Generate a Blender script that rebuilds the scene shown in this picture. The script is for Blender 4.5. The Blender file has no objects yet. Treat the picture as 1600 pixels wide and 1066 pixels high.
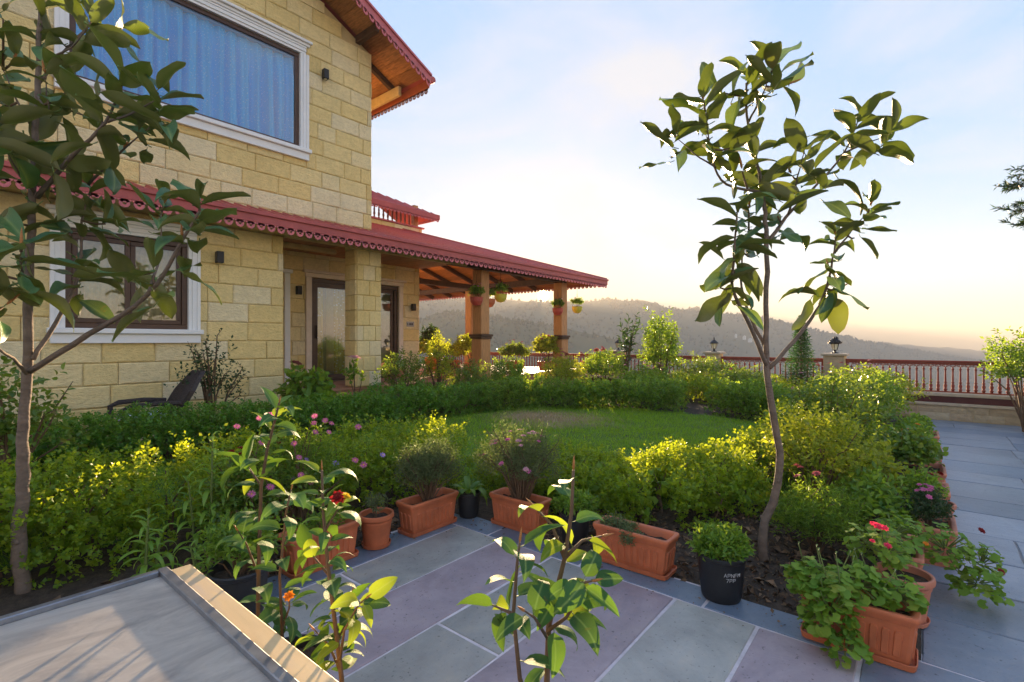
import bpy, bmesh, math, random
import numpy as np
from mathutils import Vector, Matrix, Euler, noise as mnoise

R = math.radians
scene = bpy.context.scene
COL = scene.collection
rng = np.random.default_rng(7)
rnd = random.Random(11)

# ------------------------------------------------------------------ camera, sky, sun, exposure
FPX, EYE, YAW = 776.0, 1.65, R(39.5)
FX, FY = math.cos(YAW), math.sin(YAW)
RX, RY = math.sin(YAW), -math.cos(YAW)
cam_d = bpy.data.cameras.new('camera')
cam_d.sensor_width = 36.0
cam_d.lens = 36.0 * FPX / 1600.0
cam_d.clip_start, cam_d.clip_end = 0.05, 40000.0
cam = bpy.data.objects.new('camera', cam_d)
cam.location = (0, 0, EYE)
cam.rotation_euler = (R(90), 0, YAW - R(90))
COL.objects.link(cam)
scene.camera = cam

SUN_EL, SUN_AZ = R(5.25), YAW - math.atan((849 - 800) / FPX)      # azimuth counter-clockwise from +X
SUN_DIR = Vector((math.cos(SUN_EL) * math.cos(SUN_AZ), math.cos(SUN_EL) * math.sin(SUN_AZ), math.sin(SUN_EL)))
world = bpy.data.worlds.new('World')
scene.world = world
world.use_nodes = True
wn, wl = world.node_tree.nodes, world.node_tree.links
wn.clear()
w_out = wn.new('ShaderNodeOutputWorld')
w_bg = wn.new('ShaderNodeBackground')
w_sky = wn.new('ShaderNodeTexSky')
w_sky.sky_type = 'NISHITA'
w_sky.sun_disc = False
w_sky.sun_elevation = SUN_EL
w_sky.sun_rotation = R(90) - SUN_AZ
w_sky.altitude = 1800
w_sky.air_density, w_sky.dust_density, w_sky.ozone_density = 1.0, 1.0, 1.8
w_bg.inputs['Strength'].default_value = 0.15
# thin veil of cloud: grey-white streaks laid over the clear sky
w_tc = wn.new('ShaderNodeTexCoord')
w_map = wn.new('ShaderNodeMapping')
w_map.inputs['Scale'].default_value = (1.1, 1.1, 2.6)
w_map.inputs['Rotation'].default_value = (0.35, 0.2, 0.9)
w_no = wn.new('ShaderNodeTexNoise')
w_no.inputs['Scale'].default_value = 1.7
w_no.inputs['Detail'].default_value = 7
w_no.inputs['Roughness'].default_value = 0.55
w_no.inputs['Distortion'].default_value = 0.6
w_rmp = wn.new('ShaderNodeMapRange')
w_rmp.inputs['From Min'].default_value = 0.42
w_rmp.inputs['From Max'].default_value = 0.64
w_rmp.inputs['To Min'].default_value = 0.0
w_rmp.inputs['To Max'].default_value = 1.0
w_hsv = wn.new('ShaderNodeHueSaturation')
w_hsv.inputs['Saturation'].default_value = 0.3
w_hsv.inputs['Value'].default_value = 0.84
w_mix = wn.new('ShaderNodeMix')
w_mix.data_type = 'RGBA'
wl.new(w_tc.outputs['Generated'], w_map.inputs['Vector'])
wl.new(w_map.outputs['Vector'], w_no.inputs['Vector'])
wl.new(w_no.outputs['Fac'], w_rmp.inputs['Value'])
# hue of the clear sky kept, its huge range of brightness compressed to what a photograph shows
w_sep = wn.new('ShaderNodeSeparateColor'); w_sep.mode = 'HSV'
w_com = wn.new('ShaderNodeCombineColor'); w_com.mode = 'HSV'
w_val = wn.new('ShaderNodeMath'); w_val.operation = 'POWER'; w_val.inputs[1].default_value = 0.03
w_chr = wn.new('ShaderNodeMath'); w_chr.operation = 'MULTIPLY'; w_chr.inputs[1].default_value = 0.98
w_sat = wn.new('ShaderNodeHueSaturation')
w_sat.inputs['Hue'].default_value = 0.503
wl.new(w_sky.outputs['Color'], w_sep.inputs[0])
wl.new(w_sep.outputs[0], w_com.inputs[0])
wl.new(w_sep.outputs[1], w_chr.inputs[0]); wl.new(w_chr.outputs[0], w_com.inputs[1])
wl.new(w_sep.outputs[2], w_val.inputs[0]); wl.new(w_val.outputs[0], w_com.inputs[2])
wl.new(w_com.outputs[0], w_sat.inputs['Color'])
wl.new(w_sat.outputs['Color'], w_hsv.inputs['Color'])
wl.new(w_rmp.outputs['Result'], w_mix.inputs['Factor'])
wl.new(w_sat.outputs['Color'], w_mix.inputs['A'])
wl.new(w_hsv.outputs['Color'], w_mix.inputs['B'])
# the low sun itself and its aureole
w_dot = wn.new('ShaderNodeVectorMath'); w_dot.operation = 'DOT_PRODUCT'
w_dot.inputs[1].default_value = tuple(SUN_DIR)
wl.new(w_tc.outputs['Generated'], w_dot.inputs[0])
w_sum = w_mix.outputs['Result']
for (ex, col) in ((12.0, (.05, .01, .0)), (90.0, (.20, .11, .02)), (900.0, (.8, .55, .22))):
    w_pw = wn.new('ShaderNodeMath'); w_pw.operation = 'POWER'; w_pw.inputs[1].default_value = ex
    w_cl = wn.new('ShaderNodeMath'); w_cl.operation = 'MAXIMUM'; w_cl.inputs[1].default_value = 0.0
    w_mu = wn.new('ShaderNodeMix'); w_mu.data_type = 'RGBA'; w_mu.blend_type = 'ADD'
    w_mu.inputs['B'].default_value = (*col, 1)
    wl.new(w_dot.outputs['Value'], w_cl.inputs[0]); wl.new(w_cl.outputs[0], w_pw.inputs[0])
    wl.new(w_pw.outputs[0], w_mu.inputs['Factor']); wl.new(w_sum, w_mu.inputs['A'])
    w_sum = w_mu.outputs['Result']
w_dr = wn.new('ShaderNodeMapRange'); w_dr.interpolation_type = 'SMOOTHSTEP'
w_dr.inputs['From Min'].default_value = math.cos(R(.70)); w_dr.inputs['From Max'].default_value = math.cos(R(.50))
wl.new(w_dot.outputs['Value'], w_dr.inputs['Value'])
w_dm = wn.new('ShaderNodeMix'); w_dm.data_type = 'RGBA'; w_dm.blend_type = 'ADD'
w_dm.inputs['B'].default_value = (60, 46, 24, 1)
wl.new(w_dr.outputs['Result'], w_dm.inputs['Factor']); wl.new(w_sum, w_dm.inputs['A'])
wl.new(w_dm.outputs['Result'], w_bg.inputs['Color'])
wl.new(w_bg.outputs['Background'], w_out.inputs['Surface'])

sun_d = bpy.data.lights.new('sun', 'SUN')
sun_d.energy = 5.0
sun_d.angle = R(0.6)
sun_d.color = (1.0, 0.72, 0.42)
sun = bpy.data.objects.new('sun', sun_d)
sun.rotation_euler = SUN_DIR.to_track_quat('Z', 'Y').to_euler()
sun.location = (60, 45, 40)
COL.objects.link(sun)

scene.view_settings.view_transform = 'Standard'
scene.view_settings.look = 'None'
scene.view_settings.gamma = 1.0
scene.view_settings.exposure = 2.87
scene.render.engine = 'CYCLES'
scene.cycles.use_denoising = True
scene.cycles.max_bounces = 7
scene.cycles.diffuse_bounces = 4
scene.cycles.glossy_bounces = 3
scene.cycles.transmission_bounces = 4
scene.cycles.transparent_max_bounces = 8
scene.cycles.volume_bounces = 3
scene.cycles.sample_clamp_indirect = 6.0
scene.cycles.caustics_reflective = False
scene.cycles.caustics_refractive = False

# ------------------------------------------------------------------ helpers
ORG = {}

def P(px, py, d):
    """A real point: picture coordinates of the photograph and its distance along the view."""
    t = (px - 800.0) / FPX
    return Vector((d * (FX + RX * t), d * (FY + RY * t), EYE - d * (py - 533.0) / FPX))

def G(px, py, z=0.0):
    return P(px, py, (EYE - z) * FPX / (py - 533.0))

def thing(name, label, cat, loc=(0, 0, 0), group=None):
    o = bpy.data.objects.new(name, None)
    o.empty_display_size = 0.1
    o.location = loc
    COL.objects.link(o)
    ORG[o] = Vector(loc)
    o['label'] = label
    o['category'] = cat
    if group:
        o['group'] = group
    return o

def link(name, me, parent=None, kind=None):
    o = bpy.data.objects.new(name, me)
    COL.objects.link(o)
    if parent is not None:
        o.parent = parent
        ORG[o] = ORG[parent]
    else:
        ORG[o] = Vector((0, 0, 0))
    if kind:
        o['kind'] = kind
    return o

def tag(o, label, cat, group=None):
    o['label'] = label
    o['category'] = cat
    if group:
        o['group'] = group
    return o

def add_mats(me, mat):
    for m in (mat if isinstance(mat, (list, tuple)) else [mat]):
        me.materials.append(m)

class MB:
    """Collects verts and faces of ONE mesh."""
    def __init__(self):
        self.v, self.f, self.m = [], [], []
    def add(self, vs, fs, mi=0):
        n = len(self.v)
        self.v += [tuple(p) for p in vs]
        self.f += [tuple(i + n for i in f) for f in fs]
        self.m += [mi] * len(fs)
        return self
    def box(self, x0, x1, y0, y1, z0, z1, mi=0):
        vs = [(x0, y0, z0), (x1, y0, z0), (x1, y1, z0), (x0, y1, z0), (x0, y0, z1), (x1, y0, z1), (x1, y1, z1), (x0, y1, z1)]
        return self.add(vs, [(3, 2, 1, 0), (4, 5, 6, 7), (0, 1, 5, 4), (1, 2, 6, 5), (2, 3, 7, 6), (3, 0, 4, 7)], mi)
    def cbox(self, x0, x1, y0, y1, z0, z1, c=0.006, mi=0):
        """box with chamfered edges"""
        c = min(c, (x1 - x0) * .45, (y1 - y0) * .45, (z1 - z0) * .45)
        lo, hi = (x0, y0, z0), (x1, y1, z1)
        vs, idx = [], {}
        for sx in (0, 1):
            for sy in (0, 1):
                for sz in (0, 1):
                    s = (sx, sy, sz)
                    for a in range(3):
                        p = [0, 0, 0]
                        for k in range(3):
                            e = hi[k] if s[k] else lo[k]
                            if k != a:
                                e += -c if s[k] else c
                            p[k] = e
                        idx[(s, a)] = len(vs)
                        vs.append(p)
        fs = []
        for a in range(3):
            b, d = (a + 1) % 3, (a + 2) % 3
            for s in (0, 1):
                q = []
                for (u, w) in ((0, 0), (1, 0), (1, 1), (0, 1)):
                    k = [0, 0, 0]; k[a] = s; k[b] = u; k[d] = w
                    q.append(idx[(tuple(k), a)])
                fs.append(q if s else q[::-1])
        for a in range(3):
            b, d = (a + 1) % 3, (a + 2) % 3
            for u in (0, 1):
                for w in (0, 1):
                    k0 = [0, 0, 0]; k0[b] = u; k0[d] = w
                    k1 = list(k0); k1[a] = 1
                    k0, k1 = tuple(k0), tuple(k1)
                    q = [idx[(k0, b)], idx[(k1, b)], idx[(k1, d)], idx[(k0, d)]]
                    fs.append(q if (u ^ w) else q[::-1])
        for s in [(x, y, z) for x in (0, 1) for y in (0, 1) for z in (0, 1)]:
            q = [idx[(s, 0)], idx[(s, 1)], idx[(s, 2)]]
            fs.append(q if (sum(s) % 2) else q[::-1])
        return self.add(vs, fs, mi)
    def beam(self, a, b, w, h, mi=0, up=(0, 0, 1)):
        """rectangular bar from a to b, w wide, h deep"""
        a, b = Vector(a), Vector(b)
        d = (b - a).normalized()
        u = Vector(up)
        s = d.cross(u)
        if s.length < 1e-5:
            s = d.cross(Vector((1, 0, 0)))
        s.normalize()
        n = s.cross(d).normalized()
        vs = []
        for p in (a, b):
            for (i, j) in ((-1, -1), (1, -1), (1, 1), (-1, 1)):
                vs.append(p + s * (i * w / 2) + n * (j * h / 2))
        return self.add(vs, [(3, 2, 1, 0), (4, 5, 6, 7), (0, 1, 5, 4), (1, 2, 6, 5), (2, 3, 7, 6), (3, 0, 4, 7)], mi)
    def prism(self, poly, off, mi=0):
        """poly: list of 3d points (convex), off: extrusion vector"""
        n = len(poly)
        off = Vector(off)
        vs = [Vector(p) for p in poly] + [Vector(p) + off for p in poly]
        fs = [tuple(range(n))[::-1], tuple(range(n, 2 * n))] + [(i, (i + 1) % n, n + (i + 1) % n, n + i) for i in range(n)]
        return self.add(vs, fs, mi)
    def tube(self, pts, rad, n=6, mi=0, cap=True, wob=0.0):
        pts = [Vector(p) for p in pts]
        m = len(pts)
        if not hasattr(rad, '__len__'):
            rad = [rad] * m
        vs, fs = [], []
        ref = Vector((0.31, 0.77, 0.2))
        for i, p in enumerate(pts):
            d = (pts[min(i + 1, m - 1)] - pts[max(i - 1, 0)])
            d = d.normalized() if d.length > 1e-9 else Vector((0, 0, 1))
            s = d.cross(ref)
            if s.length < 0.1:
                s = d.cross(Vector((1, 0, 0)))
            s.normalize()
            t = d.cross(s)
            for k in range(n):
                a = 2 * math.pi * k / n
                r = rad[i] * (1 + (rnd.uniform(-wob, wob) if wob else 0))
                vs.append(p + s * (r * math.cos(a)) + t * (r * math.sin(a)))
        for i in range(m - 1):
            for k in range(n):
                a, b = i * n + k, i * n + (k + 1) % n
                fs.append((a, b, b + n, a + n))
        if cap:
            fs.append(tuple(range(n))[::-1])
            fs.append(tuple((m - 1) * n + k for k in range(n)))
        return self.add(vs, fs, mi)
    def loops(self, loops, close=True, cap0=False, cap1=False, mi=0):
        n = len(loops[0])
        vs, fs = [p for l in loops for p in l], []
        for i in range(len(loops) - 1):
            for k in range(n if close else n - 1):
                a, b = i * n + k, i * n + (k + 1) % n
                fs.append((a, b, b + n, a + n))
        if cap0:
            fs.append(tuple(range(n))[::-1])
        if cap1:
            fs.append(tuple((len(loops) - 1) * n + k for k in range(n)))
        return self.add(vs, fs, mi)
    def lathe(self, prof, c=(0, 0, 0), n=20, mi=0, cap0=False, cap1=False):
        L = [[(c[0] + r * math.cos(2 * math.pi * k / n), c[1] + r * math.sin(2 * math.pi * k / n), c[2] + z) for k in range(n)] for r, z in prof]
        return self.loops(L, True, cap0, cap1, mi)
    def mesh(self, name, mat, smooth=False, org=None):
        me = bpy.data.meshes.new(name)
        v = self.v
        if org is not None and (org[0] or org[1] or org[2]):
            v = [(p[0] - org[0], p[1] - org[1], p[2] - org[2]) for p in v]
        me.from_pydata(v, [], self.f)
        add_mats(me, mat)
        if any(self.m):
            me.polygons.foreach_set('material_index', self.m)
        if smooth:
            me.polygons.foreach_set('use_smooth', [True] * len(self.f))
        me.update()
        return me
    def build(self, name, mat, parent=None, kind=None, smooth=False):
        org = ORG[parent] if parent is not None else None
        return link(name, self.mesh(name, mat, smooth, org), parent, kind)

def smooth_by_angle(o, ang=35):
    me = o.data
    bm = bmesh.new(); bm.from_mesh(me)
    for f in bm.faces: f.smooth = True
    for e in bm.edges:
        if len(e.link_faces) == 2 and e.calc_face_angle(0) > R(ang):
            e.smooth = False
    bm.to_mesh(me); bm.free()
    return o

def np_mesh(name, v, f, mat, parent=None, kind=None, smooth=False, mi=None):
    """v (N,3) float, f (M,k) int: fast mesh from arrays"""
    me = bpy.data.meshes.new(name)
    v = np.asarray(v, dtype=np.float32)
    f = np.asarray(f, dtype=np.int32)
    if parent is not None:
        v = v - np.array(ORG[parent], dtype=np.float32)
    k = f.shape[1]
    me.vertices.add(len(v)); me.vertices.foreach_set('co', v.ravel())
    me.loops.add(f.size); me.loops.foreach_set('vertex_index', f.ravel())
    me.polygons.add(len(f))
    me.polygons.foreach_set('loop_start', np.arange(0, f.size, k, dtype=np.int32))
    if mi is not None:
        me.polygons.foreach_set('material_index', np.asarray(mi, dtype=np.int32))
    if smooth:
        me.polygons.foreach_set('use_smooth', np.ones(len(f), dtype=bool))
    add_mats(me, mat)
    me.update(calc_edges=True)
    me.validate()
    return link(name, me, parent, kind)

def unit(a):
    return a / np.maximum(np.linalg.norm(a, axis=-1, keepdims=True), 1e-9)

def leaf_cloud(name, pos, dirv, size, mat, parent, aspect=0.55, six=False, fold=0.12, kind='stuff', upbias=0.8, mi=None):
    """many small folded leaves as one mesh"""
    n = len(pos)
    dirv = unit(dirv)
    up = rng.normal(size=(n, 3)) * 0.7
    up[:, 2] += upbias
    side = unit(np.cross(dirv, up))
    nor = np.cross(side, dirv)
    L = np.broadcast_to(np.asarray(size, dtype=float), (n,)) * rng.uniform(0.7, 1.25, n)
    L = L[:, None]
    W = L * aspect * 0.5
    b = pos
    if not six:
        tip = pos + dirv * L - nor * L * 0.08
        l = pos + dirv * L * 0.48 - side * W + nor * L * fold
        r = pos + dirv * L * 0.48 + side * W + nor * L * fold
        v = np.stack([b, r, tip, l], 1).reshape(-1, 3)
        i = np.arange(n)[:, None] * 4
        f = np.concatenate([i + np.array([[0, 1, 2]]), i + np.array([[0, 2, 3]])], 1).reshape(-1, 3)
        rep = 2
    else:
        tip = pos + dirv * L - nor * L * 0.15
        mid = pos + dirv * L * 0.5
        l1 = pos + dirv * L * 0.28 - side * W * 0.85 + nor * L * fold
        r1 = pos + dirv * L * 0.28 + side * W * 0.85 + nor * L * fold
        l2 = pos + dirv * L * 0.66 - side * W * 0.85 + nor * L * fold * 0.6
        r2 = pos + dirv * L * 0.66 + side * W * 0.85 + nor * L * fold * 0.6
        v = np.stack([b, r1, r2, tip, l2, l1, mid], 1).reshape(-1, 3)
        i = np.arange(n)[:, None] * 7
        T = np.array([[0, 1, 6], [1, 2, 6], [2, 3, 6], [3, 4, 6], [4, 5, 6], [5, 0, 6]])
        f = (i[:, None, :] + T[None]).reshape(-1, 3)
        rep = 6
    m = None if mi is None else np.repeat(mi, rep)
    return np_mesh(name, v, f, mat, parent, kind, mi=m)

def shoot_leaves(p0, d, length, k, spread=0.9):
    """k leaves spiralling up each shoot -> positions, directions"""
    m = len(p0)
    s = (np.arange(k)[None, :] + rng.uniform(0.2, 0.8, (m, k))) / k
    length = np.broadcast_to(np.asarray(length, dtype=float), (m,))
    pos = p0[:, None, :] + d[:, None, :] * (s * length[:, None])[:, :, None]
    ref = unit(np.cross(d, rng.normal(size=(m, 3))))
    ref2 = np.cross(d, ref)
    a = np.arange(k)[None, :] * 2.4 + rng.uniform(-.5, .5, (m, k))
    rad = ref[:, None, :] * np.cos(a)[:, :, None] + ref2[:, None, :] * np.sin(a)[:, :, None]
    dd = d[:, None, :] * (1.15 - spread * (1 - s * .6))[:, :, None] + rad * spread
    return pos.reshape(-1, 3), dd.reshape(-1, 3)

def wav(x, y, s=1.0, ph=0.0):
    return (np.sin(x * 1.7 * s + 1.3 + ph) * np.cos(y * 2.1 * s + .4 + ph) + .6 * np.sin(x * 4.3 * s + y * 3.1 * s + ph * 2) + .4 * np.sin(x * 9.1 * s - y * 7.7 * s + 2.2 + ph)) / 2.0

# ------------------------------------------------------------------ materials
def nodes_of(name):
    m = bpy.data.materials.new(name)
    m.use_nodes = True
    nt = m.node_tree
    b = nt.nodes['Principled BSDF']
    return m, nt.nodes, nt.links, b

def ramp(n, stops):
    r = n.new('ShaderNodeValToRGB')
    e = r.color_ramp.elements
    while len(e) > len(stops):
        e.remove(e[-1])
    while len(e) < len(stops):
        e.new(0.5)
    for i, (p, c) in enumerate(stops):
        e[i].position = p
        e[i].color = (*c, 1)
    return r

def mat_plain(name, c, rough=0.6, metal=0.0, var=0.12, scale=9.0, bump=0.0, bscale=40.0, spec=0.4, island=False, stretch=None, objrand=0.0):
    """base colour broken up by noise; optional fine relief"""
    m, n, l, b = nodes_of(name)
    tc = n.new('ShaderNodeTexCoord')
    src = tc.outputs['Object']
    if stretch:
        mp = n.new('ShaderNodeMapping'); mp.inputs['Scale'].default_value = stretch
        l.new(src, mp.inputs['Vector']); src = mp.outputs['Vector']
    no = n.new('ShaderNodeTexNoise')
    no.inputs['Scale'].default_value = scale
    no.inputs['Detail'].default_value = 6
    no.inputs['Roughness'].default_value = 0.6
    l.new(src, no.inputs['Vector'])
    lo = tuple(max(0, x * (1 - var)) for x in c)
    hi = tuple(min(1, x * (1 + var)) for x in c)
    r = ramp(n, [(0.3, lo), (0.7, hi)])
    l.new(no.outputs['Fac'], r.inputs['Fac'])
    out = r.outputs['Color']
    if island or objrand:
        hs = n.new('ShaderNodeHueSaturation')
        if island:
            g = n.new('ShaderNodeNewGeometry'); rs = g.outputs['Random Per Island']
        else:
            g = n.new('ShaderNodeObjectInfo'); rs = g.outputs['Random']
        mr = n.new('ShaderNodeMapRange')
        a = objrand or 0.25
        mr.inputs['To Min'].default_value = 1 - a; mr.inputs['To Max'].default_value = 1 + a
        l.new(rs, mr.inputs['Value']); l.new(mr.outputs['Result'], hs.inputs['Value'])
        l.new(out, hs.inputs['Color']); out = hs.outputs['Color']
    l.new(out, b.inputs['Base Color'])
    b.inputs['Roughness'].default_value = rough
    b.inputs['Metallic'].default_value = metal
    b.inputs['Specular IOR Level'].default_value = spec
    if bump:
        nb = n.new('ShaderNodeTexNoise')
        nb.inputs['Scale'].default_value = bscale
        nb.inputs['Detail'].default_value = 8
        l.new(src, nb.inputs['Vector'])
        bp = n.new('ShaderNodeBump')
        bp.inputs['Strength'].default_value = bump
        bp.inputs['Distance'].default_value = 0.02
        l.new(nb.outputs['Fac'], bp.inputs['Height'])
        l.new(bp.outputs['Normal'], b.inputs['Normal'])
    return m

def mat_leaf(name, c1, c2, trans=(0.3, 0.42, 0.03), tf=0.45, rough=0.42, spec=0.45, under=None, veins=False, c3=None):
    """leaf: random tint per leaf, light passing through, optional other underside"""
    m, n, l, b = nodes_of(name)
    g = n.new('ShaderNodeNewGeometry')
    oi = n.new('ShaderNodeObjectInfo')
    ad = n.new('ShaderNodeMath'); ad.operation = 'ADD'
    fr = n.new('ShaderNodeMath'); fr.operation = 'FRACT'
    l.new(g.outputs['Random Per Island'], ad.inputs[0]); l.new(oi.outputs['Random'], ad.inputs[1])
    l.new(ad.outputs[0], fr.inputs[0])
    st = [(0.0, c1), (0.85, c2)] + ([(1.0, c3)] if c3 else [])
    r = ramp(n, st)
    l.new(fr.outputs[0], r.inputs['Fac'])
    out = r.outputs['Color']
    if veins:
        uv = n.new('ShaderNodeTexCoord')
        wv = n.new('ShaderNodeTexWave')
        wv.wave_type = 'BANDS'; wv.bands_direction = 'Y'
        wv.inputs['Scale'].default_value = veins
        wv.inputs['Distortion'].default_value = 1.5
        sp = n.new('ShaderNodeSeparateXYZ'); cb = n.new('ShaderNodeCombineXYZ')
        ab = n.new('ShaderNodeMath'); ab.operation = 'ABSOLUTE'
        sb = n.new('ShaderNodeMath'); sb.operation = 'SUBTRACT'
        l.new(uv.outputs['Object'], sp.inputs[0]); l.new(sp.outputs['X'], ab.inputs[0])
        l.new(sp.outputs['Y'], sb.inputs[0]); l.new(ab.outputs[0], sb.inputs[1])
        l.new(sb.outputs[0], cb.inputs['Y']); l.new(cb.outputs[0], wv.inputs['Vector'])
        bp = n.new('ShaderNodeBump'); bp.inputs['Strength'].default_value = 0.35; bp.inputs['Distance'].default_value = 0.004
        l.new(wv.outputs['Fac'], bp.inputs['Height']); l.new(bp.outputs['Normal'], b.inputs['Normal'])
        # paler midrib, faint side veins, a few blemishes
        rm = ramp(n, [(.0, (.75, .75, .75)), (.018, (.30, .30, .30)), (.04, (0, 0, 0))])
        l.new(ab.outputs[0], rm.inputs['Fac'])
        vm = n.new('ShaderNodeMath'); vm.operation = 'MULTIPLY_ADD'; vm.inputs[1].default_value = .10
        l.new(wv.outputs['Fac'], vm.inputs[0]); l.new(rm.outputs['Color'], vm.inputs[2])
        m1 = n.new('ShaderNodeMix'); m1.data_type = 'RGBA'; m1.inputs['B'].default_value = (.30, .40, .12, 1)
        l.new(vm.outputs[0], m1.inputs['Factor']); l.new(out, m1.inputs['A'])
        nb = n.new('ShaderNodeTexNoise'); nb.noise_dimensions = '4D'; nb.inputs['Scale'].default_value = 5; nb.inputs['Detail'].default_value = 5
        l.new(uv.outputs['Object'], nb.inputs['Vector'])
        wm = n.new('ShaderNodeMath'); wm.operation = 'MULTIPLY'; wm.inputs[1].default_value = 37
        l.new(fr.outputs[0], wm.inputs[0]); l.new(wm.outputs[0], nb.inputs['W'])
        rb = ramp(n, [(.66, (0, 0, 0)), (.72, (.8, .8, .8))])
        l.new(nb.outputs['Fac'], rb.inputs['Fac'])
        m2 = n.new('ShaderNodeMix'); m2.data_type = 'RGBA'; m2.inputs['B'].default_value = (.20, .13, .04, 1)
        l.new(rb.outputs['Color'], m2.inputs['Factor']); l.new(m1.outputs['Result'], m2.inputs['A'])
        out = m2.outputs['Result']
    if under:
        mx = n.new('ShaderNodeMix'); mx.data_type = 'RGBA'
        l.new(g.outputs['Backfacing'], mx.inputs['Factor'])
        l.new(out, mx.inputs['A']); mx.inputs['B'].default_value = (*under, 1)
        out = mx.outputs['Result']
    l.new(out, b.inputs['Base Color'])
    b.inputs['Roughness'].default_value = rough
    b.inputs['Specular IOR Level'].default_value = spec
    tr = n.new('ShaderNodeBsdfTranslucent')
    hs = n.new('ShaderNodeHueSaturation'); hs.inputs['Color'].default_value = (*trans, 1)
    mr = n.new('ShaderNodeMapRange'); mr.inputs['To Min'].default_value = 0.6; mr.inputs['To Max'].default_value = 1.25
    l.new(fr.outputs[0], mr.inputs['Value']); l.new(mr.outputs['Result'], hs.inputs['Value'])
    l.new(hs.outputs['Color'], tr.inputs['Color'])
    ms = n.new('ShaderNodeMixShader'); ms.inputs['Fac'].default_value = tf
    l.new(b.outputs['BSDF'], ms.inputs[1]); l.new(tr.outputs['BSDF'], ms.inputs[2])
    l.new(ms.outputs['Shader'], n['Material Output'].inputs['Surface'])
    return m

def mat_glass(name, tint=(0.9, 0.95, 1.0), refl=1.0):
    m, n, l, b = nodes_of(name)
    t = n.new('ShaderNodeBsdfTransparent'); t.inputs['Color'].default_value = (*tint, 1)
    g = n.new('ShaderNodeBsdfGlossy'); g.inputs['Roughness'].default_value = 0.015
    g.inputs['Color'].default_value = (1, 1, 1, 1)
    fz = n.new('ShaderNodeFresnel'); fz.inputs['IOR'].default_value = 1.52
    mu = n.new('ShaderNodeMath'); mu.operation = 'MULTIPLY_ADD'; mu.use_clamp = True
    mu.inputs[1].default_value = refl; mu.inputs[2].default_value = 0.06
    l.new(fz.outputs[0], mu.inputs[0])
    ms = n.new('ShaderNodeMixShader')
    l.new(mu.outputs[0], ms.inputs['Fac']); l.new(t.outputs[0], ms.inputs[1]); l.new(g.outputs[0], ms.inputs[2])
    l.new(ms.outputs[0], n['Material Output'].inputs['Surface'])
    n.remove(b)
    return m

def mat_stone(name, stops, scale=14, bump=0.5, rough=0.85):
    """split-face block: tint from the block, mottling and relief from noise"""
    m, n, l, b = nodes_of(name)
    oi = n.new('ShaderNodeObjectInfo')
    r = ramp(n, stops)
    r.color_ramp.interpolation = 'LINEAR'
    l.new(oi.outputs['Random'], r.inputs['Fac'])
    tc = n.new('ShaderNodeTexCoord')
    ofs = n.new('ShaderNodeVectorMath'); ofs.operation = 'ADD'
    sc = n.new('ShaderNodeVectorMath'); sc.operation = 'SCALE'; sc.inputs[0].default_value = (13, 7, 29)
    l.new(oi.outputs['Random'], sc.inputs['Scale'])
    l.new(tc.outputs['Object'], ofs.inputs[0]); l.new(sc.outputs[0], ofs.inputs[1])
    no = n.new('ShaderNodeTexNoise'); no.inputs['Scale'].default_value = scale * .45; no.inputs['Detail'].default_value = 9; no.inputs['Roughness'].default_value = .65
    l.new(ofs.outputs[0], no.inputs['Vector'])
    mr = n.new('ShaderNodeMapRange'); mr.inputs['From Min'].default_value = .3; mr.inputs['From Max'].default_value = .7
    mr.inputs['To Min'].default_value = 0.86; mr.inputs['To Max'].default_value = 1.1
    l.new(no.outputs['Fac'], mr.inputs['Value'])
    hs = n.new('ShaderNodeHueSaturation')
    # weathering that runs across neighbouring blocks
    ge = n.new('ShaderNodeNewGeometry'); mp = n.new('ShaderNodeMapping'); mp.inputs['Scale'].default_value = (1.1, 1.1, .45)
    nw = n.new('ShaderNodeTexNoise'); nw.inputs['Scale'].default_value = 1.3; nw.inputs['Detail'].default_value = 7; nw.inputs['Roughness'].default_value = .65
    l.new(ge.outputs['Position'], mp.inputs['Vector']); l.new(mp.outputs[0], nw.inputs['Vector'])
    mw = n.new('ShaderNodeMapRange'); mw.inputs['From Min'].default_value = .32; mw.inputs['From Max'].default_value = .62
    mw.inputs['To Min'].default_value = .92; mw.inputs['To Max'].default_value = 1.03
    l.new(nw.outputs['Fac'], mw.inputs['Value'])
    mm = n.new('ShaderNodeMath'); mm.operation = 'MULTIPLY'
    l.new(mr.outputs['Result'], mm.inputs[0]); l.new(mw.outputs['Result'], mm.inputs[1])
    l.new(mm.outputs[0], hs.inputs['Value']); l.new(r.outputs['Color'], hs.inputs['Color'])
    l.new(hs.outputs['Color'], b.inputs['Base Color'])
    b.inputs['Roughness'].default_value = rough
    b.inputs['Specular IOR Level'].default_value = 0.25
    n2 = n.new('ShaderNodeTexNoise'); n2.inputs['Scale'].default_value = scale; n2.inputs['Detail'].default_value = 8; n2.inputs['Roughness'].default_value = .6
    l.new(ofs.outputs[0], n2.inputs['Vector'])
    bp = n.new('ShaderNodeBump'); bp.inputs['Strength'].default_value = bump; bp.inputs['Distance'].default_value = 0.03
    l.new(n2.outputs['Fac'], bp.inputs['Height']); l.new(bp.outputs['Normal'], b.inputs['Normal'])
    return m

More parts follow.
